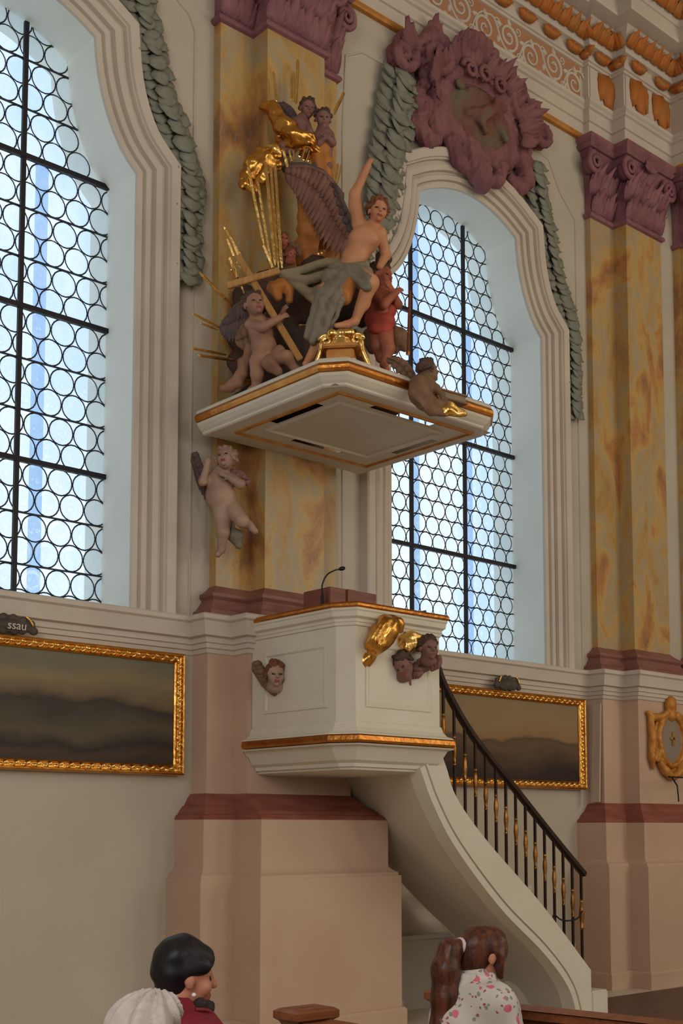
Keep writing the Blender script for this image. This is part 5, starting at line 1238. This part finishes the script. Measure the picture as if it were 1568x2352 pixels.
cherub_head('dusky cherub head looking down, lower of two on the pulpit front', tF2 - .02, (926, 1528, .08), dirv(-.35, .7, -.5), 54, 'fleshpurple', 'hairdark', [([(912, 1548), (898, 1560), (886, 1576)], [(945, 1575), (920, 1594), (892, 1598)], 8, .05), ([(942, 1528), (960, 1532)], [(938, 1562), (960, 1560)], 5, .04)], 53, up=(_Z * .8 - _R * .5), wm='fleshpurple')
cherub_head('dusky cherub head turned outward, upper of two on the pulpit front', tF2, (984, 1490, .06), dirv(.4, .85, 0), 54, 'fleshpurple', 'hairdark', [([(972, 1512), (958, 1520)], [(985, 1542), (964, 1552)], 5, .04), ([(990, 1514), (1004, 1505)], [(992, 1544), (1006, 1538)], 5, .035)], 54, wm='fleshpurple')
# ================================================================== pews and people
def pew(x, y_end, label, group='oak pews', mats=('wood', 'wooddark'), dz=0., turn=0.):
    """back at x, sitters to its +x side, end panel at y_end"""
    r_ = empty('pew', (x, y_end, FLOOR), label, 'pew', group)
    y0 = -3.6
    b = MB(); b.box(x - .02, x + .02, y0, y_end - .03, .20, .93); b.build('back_board', M[mats[1]], r_)
    b = MB(); sweep(b, [(x - .03, y_end - .03), (x - .03, y0), (x + .05, y0), (x + .05, y_end - .03)], [(0, .925), (-.01, .925), (-.022, .945), (-.022, .965), (-.01, .985), (.03, .99)], PLAN)
    b.box(x - .045, x + .065, y0, y_end - .03, .955, .985); b.build('top_rail', M[mats[0]], r_)
    b = MB(); b.box(x + .02, x + .42, y0, y_end - .03, .44, .475); b.build('seat', M[mats[0]], r_)
    b = MB(); b.box(x + .36, x + .39, y0, y_end - .03, FLOOR, .44); b.build('seat_front', M[mats[1]], r_)
    b = MB(); b.box(x - .03, x + .075, y_end - .05, y_end, FLOOR, .955); b.box(x - .03, x + .46, y_end - .05, y_end, FLOOR, .50); b.build('end_panel', M[mats[1]], r_)
    b = MB(); P = [(x - .03, y_end - .05), (x - .03, y_end), (x + .075, y_end), (x + .075, y_end - .05)]
    sweep(b, P[::-1], [(0, .94), (.012, .95), (.02, .965), (.03, .985), (.045, .995), (.045, 1.02), (.03, 1.03), (-.02, 1.03)], PLAN, closed=True)
    b.box(x - .025, x + .07, y_end - .045, y_end - .005, .94, 1.029); b.build('end_cap', M[mats[0]], r_)
    r_.location.z += dz; r_.rotation_euler.z = turn
    return r_
pew(2.955, 3.545, 'oak pew with moulded end cap before the pilaster base', dz=-.012)
pew(3.665, 3.49, 'oak pew ahead of the girl in floral blouse, its rail running out of the picture', turn=.13)
pew(2.16, 3.86, 'oak pew where the woman in dark red sits', dz=-.11)
pew(1.45, 3.50, 'oak pew where the person in the white beret sits', dz=-.16)
E2_ = np.eye(3)
def sitter(name, label, x, y, heading, zc, H, lean=0., sex=1., head_turn=0., top='jacket', hair='hairblack', trousers='scarf', sw=1.0, hairfn=None, seat=.475, neck_skin=True, head_fwd=0.02):
    """a seated person, pelvis over the pew seat, facing `heading` (radians from +x)"""
    root = empty(name, (x, y, seat), label, 'person')
    f = np.array([math.cos(heading), math.sin(heading), 0]); u = _Z; r = np.cross(f, u)
    hf = np.array([math.cos(heading + head_turn), math.sin(heading + head_turn), -.08])
    hc = np.array([x, y, 0]) + f * head_fwd + _Z * zc
    sh = zc - .148 * (H / .215)                       # shoulder height
    o = np.array([x, y, 0.])
    P = lambda a, b_, z: o + r * a + f * b_ + _Z * z
    S = SDF(None, .0075, .03); S.px = 1.0
    nb = P(0, -.01, sh + .05)
    S.head(hc, hf, H, _Z, neck=nb, nr=.23, lip=1, eye=2)
    # torso, thighs and shins under the clothes belong to the same body
    S.chain([tuple(P(0, .0, seat + .10)) + (0,), tuple(P(0, -.01, seat + .26)) + (0,), tuple(P(0, -.01, sh - .08)) + (0,)], [.12, .115, .12])
    for q in (-1, 1):
        S.chain([tuple(P(q * .09, .02, seat + .08)) + (0,), tuple(P(q * .10, .42, seat + .06)) + (0,), tuple(P(q * .10, .40, FLOOR + .08)) + (0,)], [.085, .06, .045])
        S.cap(tuple(P(q * .10, .40, FLOOR + .05)) + (0,), tuple(P(q * .10, .54, FLOOR + .035)) + (0,), .04, .032)
        S.chain([tuple(P(q * .165 * sw, -.01, sh - .03)) + (0,), tuple(P(q * .20 * sw, .06, sh - .27)) + (0,), tuple(P(q * .09, .26, seat + .17)) + (0,)], [.05, .04, .03], k=.02)
        w = P(q * .09, .26, seat + .17); S.hand(w, f * .8 - r * q * .3 - _Z * .2, _Z, .17, .6, q)
    S.mesh('body', [M['skin'], M['skinlip'], M['eye']], root, root.location)
    # upper garment
    S = SDF(None, .0085, .04); S.px = 1.0
    S.chain([tuple(P(0, .0, seat + .06)) + (0,), tuple(P(0, -.02, seat + .26)) + (0,), tuple(P(0, -.02, sh - .12)) + (0,)], [.155, .145, .15])
    S.ell(tuple(P(0, -.02, sh - .12)) + (0,), (.185 * sw, .125, .16), np.stack([r, f, u]))
    S.cap(tuple(P(-.13 * sw, -.015, sh - .015)) + (0,), tuple(P(.13 * sw, -.015, sh - .015)) + (0,), .068, .068, k=.05)
    S.cap(tuple(P(0, -.015, sh)) + (0,), tuple(P(0, -.005, sh + .045)) + (0,), .085, .062, k=.03)
    for q in (-1, 1):
        S.chain([tuple(P(q * .17 * sw, -.01, sh - .03)) + (0,), tuple(P(q * .21 * sw, .06, sh - .27)) + (0,), tuple(P(q * .12, .22, seat + .17)) + (0,)], [.068, .058, .045], k=.03)
    S.disp = [lumps(24, .006, 3), folds(_Z + .5 * r, 45, .004, .6)]
    S.mesh('jacket' if top == 'jacket' else 'blouse' if top == 'floral' else 'coat', M[top], root, root.location)
    S = SDF(None, .012, .03); S.px = 1.0
    S.ell(tuple(P(0, .02, seat + .07)) + (0,), (.17, .15, .10), np.stack([r, f, u]))
    for q in (-1, 1): S.chain([tuple(P(q * .09, .02, seat + .08)) + (0,), tuple(P(q * .10, .43, seat + .06)) + (0,), tuple(P(q * .10, .41, FLOOR + .10)) + (0,)], [.105, .08, .06])
    S.mesh('trousers', M[trousers], root, root.location)
    return root, hc, hf, H, P, sh
AXF = lambda hf: np.stack([np.cross(hf / np.linalg.norm(hf), _Z), hf / np.linalg.norm(hf), _Z])
# ---------------------------------------------------------------- woman in dark red
wm, hc, hf, H, P, sh = sitter('person', 'woman with short black hair and pearl earring in dark red jacket', 2.40, 3.505, .0, 1.165, .20, sw=1.0, head_turn=-.42, head_fwd=.05)
A = AXF(hf); Q = lambda a, b_, d: tuple(hc + H * (a * A[0] + b_ * A[1] + d * A[2])) + (0,)
S = SDF(None, .0065, .03); S.px = 1.0
S.ell(Q(0, -.12, .22), (.40 * H, .42 * H, .41 * H), A); S.ell(Q(0, -.24, .06), (.37 * H, .33 * H, .40 * H), A)
S.ell(Q(0, .14, .40), (.32 * H, .24 * H, .16 * H), A); S.ell(Q(0, -.30, -.30), (.26 * H, .20 * H, .32 * H), A); S.ell(Q(0, .33, .29), (.24 * H, .10 * H, .11 * H), A); S.ell(Q(0, -.32, .22), (.34 * H, .28 * H, .34 * H), A)
S.ell(Q(0, -.12, .42), (.36 * H, .34 * H, .28 * H), A)
for q in (-1, 1):
    S.ell(Q(q * .33, .10, .20), (.09 * H, .22 * H, .16 * H), A, k=.02)
    S.ell(Q(q * .40, .05, -.16), (.15 * H, .20 * H, .24 * H), A, k=.012, sub=True)
S.disp = [folds(A[1] + .3 * _Z, 150, .0012, .3), lumps(60, .002, 6)]
S.mesh('hair', M['hairblack'], wm, wm.location)
for q in (1,):
    S = SDF(None, .002, .002); S.px = 1.0; S.ell(Q(q * .405, .02, -.235), (.0075,) * 3); S.mesh('earring', M['pearl'], wm, wm.location)
S = SDF(None, .006, .015); S.px = 1.0
S.chain([tuple(P(.05, .06, sh + .06)) + (0,), tuple(P(.03, .10, sh + .035)) + (0,), tuple(P(-.03, .10, sh + .035)) + (0,), tuple(P(-.05, .06, sh + .06)) + (0,)], [.018, .027, .027, .018])
S.disp = [lumps(90, .004, 2)]; S.mesh('scarf', M['scarf'], wm, wm.location)
b = MB(); b.tube(smooth_path([P(.145, -.02, sh + .055), P(.15, .03, sh + .045), P(.15, .075, sh + .0)], 8), .007, 6); b.build('shoulder_seam', M['jacket'], wm, True)
# ---------------------------------------------------------------- girl with the ponytail
gl, hc, hf, H, P, sh = sitter('person', 'girl with long auburn ponytail in white floral blouse', 3.287, 2.98, -.22, 1.222, .185, sw=.82, top='floral', head_turn=.0, head_fwd=.03)
A = AXF(hf)
S = SDF(None, .006, .025); S.px = 1.0
S.ell(Q(0, -.08, .19), (.39 * H, .46 * H, .37 * H), A); S.ell(Q(0, .20, .34), (.33 * H, .22 * H, .17 * H), A); S.ell(Q(0, -.22, -.06), (.34 * H, .30 * H, .32 * H), A)
for q in (-1, 1):
    S.ell(Q(q * .33, .14, .10), (.09 * H, .20 * H, .26 * H), A, k=.02); S.cap(Q(q * .36, .10, .0), Q(q * .33, .16, -.36), .022, .012, k=.01)
    S.ell(Q(q * .42, -.04, -.12), (.09 * H, .12 * H, .17 * H), A, k=.012, sub=True)
S.disp = [folds(A[2] - .4 * A[1], 170, .0008, .08)]
S.mesh('hair', M['hairauburn'], gl, gl.location)
S = SDF(None, .006, .02); S.px = 1.0
S.chain([Q(0, -.50, .16), Q(.0, -.74, .06), Q(.02, -.86, -.30), Q(.03, -.88, -.80), Q(.04, -.95, -1.35), Q(.04, -1.02, -1.9)], [.024, .038, .046, .046, .042, .02])
S.disp = [folds(A[0] + .2 * A[1], 170, .0018, .05), folds(A[1], 230, .0010, .05)]
S.mesh('ponytail', M['hairauburn'], gl, gl.location)
b = MB(); c_ = np.array(Q(0, -.53, .14)[:3]); b.tube([c_ + .026 * (math.cos(t) * A[0] + math.sin(t) * (A[2] * .9 + A[1] * .3)) for t in np.linspace(0, 6.283, 16)[:-1]], .009, 6, closed=True); b.build('hair_tie', M['bobble'], gl, True)
S = SDF(None, .006, .012); S.px = 1.0
for i in range(12):
    a = i / 12 * 2 * math.pi; a2 = (i + 1) / 12 * 2 * math.pi
    S.cap(tuple(P(.064 * math.cos(a), -.01 + .064 * math.sin(a), sh + .055)) + (0,), tuple(P(.064 * math.cos(a2), -.01 + .064 * math.sin(a2), sh + .055)) + (0,), .016)
    S.cap(tuple(P(.08 * math.cos(a), -.01 + .08 * math.sin(a), sh + .03)) + (0,), tuple(P(.08 * math.cos(a2), -.01 + .08 * math.sin(a2), sh + .03)) + (0,), .013)
S.mesh('collar', M['floral'], gl, gl.location)
# ---------------------------------------------------------------- person in the white beret
bp, hc, hf, H, P, sh = sitter('person', 'person in white ribbed knitted beret seen from behind', 1.80, 2.818, .25, 1.115, .18, sw=.8, top='beret', head_fwd=.06)
A = AXF(hf)
S = SDF(None, .006, .03); S.px = 1.0
tiltu = _Z - .35 * A[1]; tiltu /= np.linalg.norm(tiltu); Bf = A[1] - tiltu * (A[1] @ tiltu); Bf /= np.linalg.norm(Bf); BA = np.stack([A[0], Bf, tiltu])
S.ell(Q(0, -.08, .26), (.47 * H, .56 * H, .36 * H), BA); S.ell(Q(0, -.22, .08), (.46 * H, .44 * H, .40 * H), BA); S.ell(Q(0, -.30, -.12), (.38 * H, .34 * H, .36 * H), BA)
cc = np.array(Q(0, .2, .42)[:3])
def ribs(X):
    d = X - cc; a = np.arctan2(d @ A[0], -(d @ Bf) + .02); return .009 * np.sin(a * 15)
S.disp = [ribs]
S.mesh('beret', M['beret'], bp, bp.location)
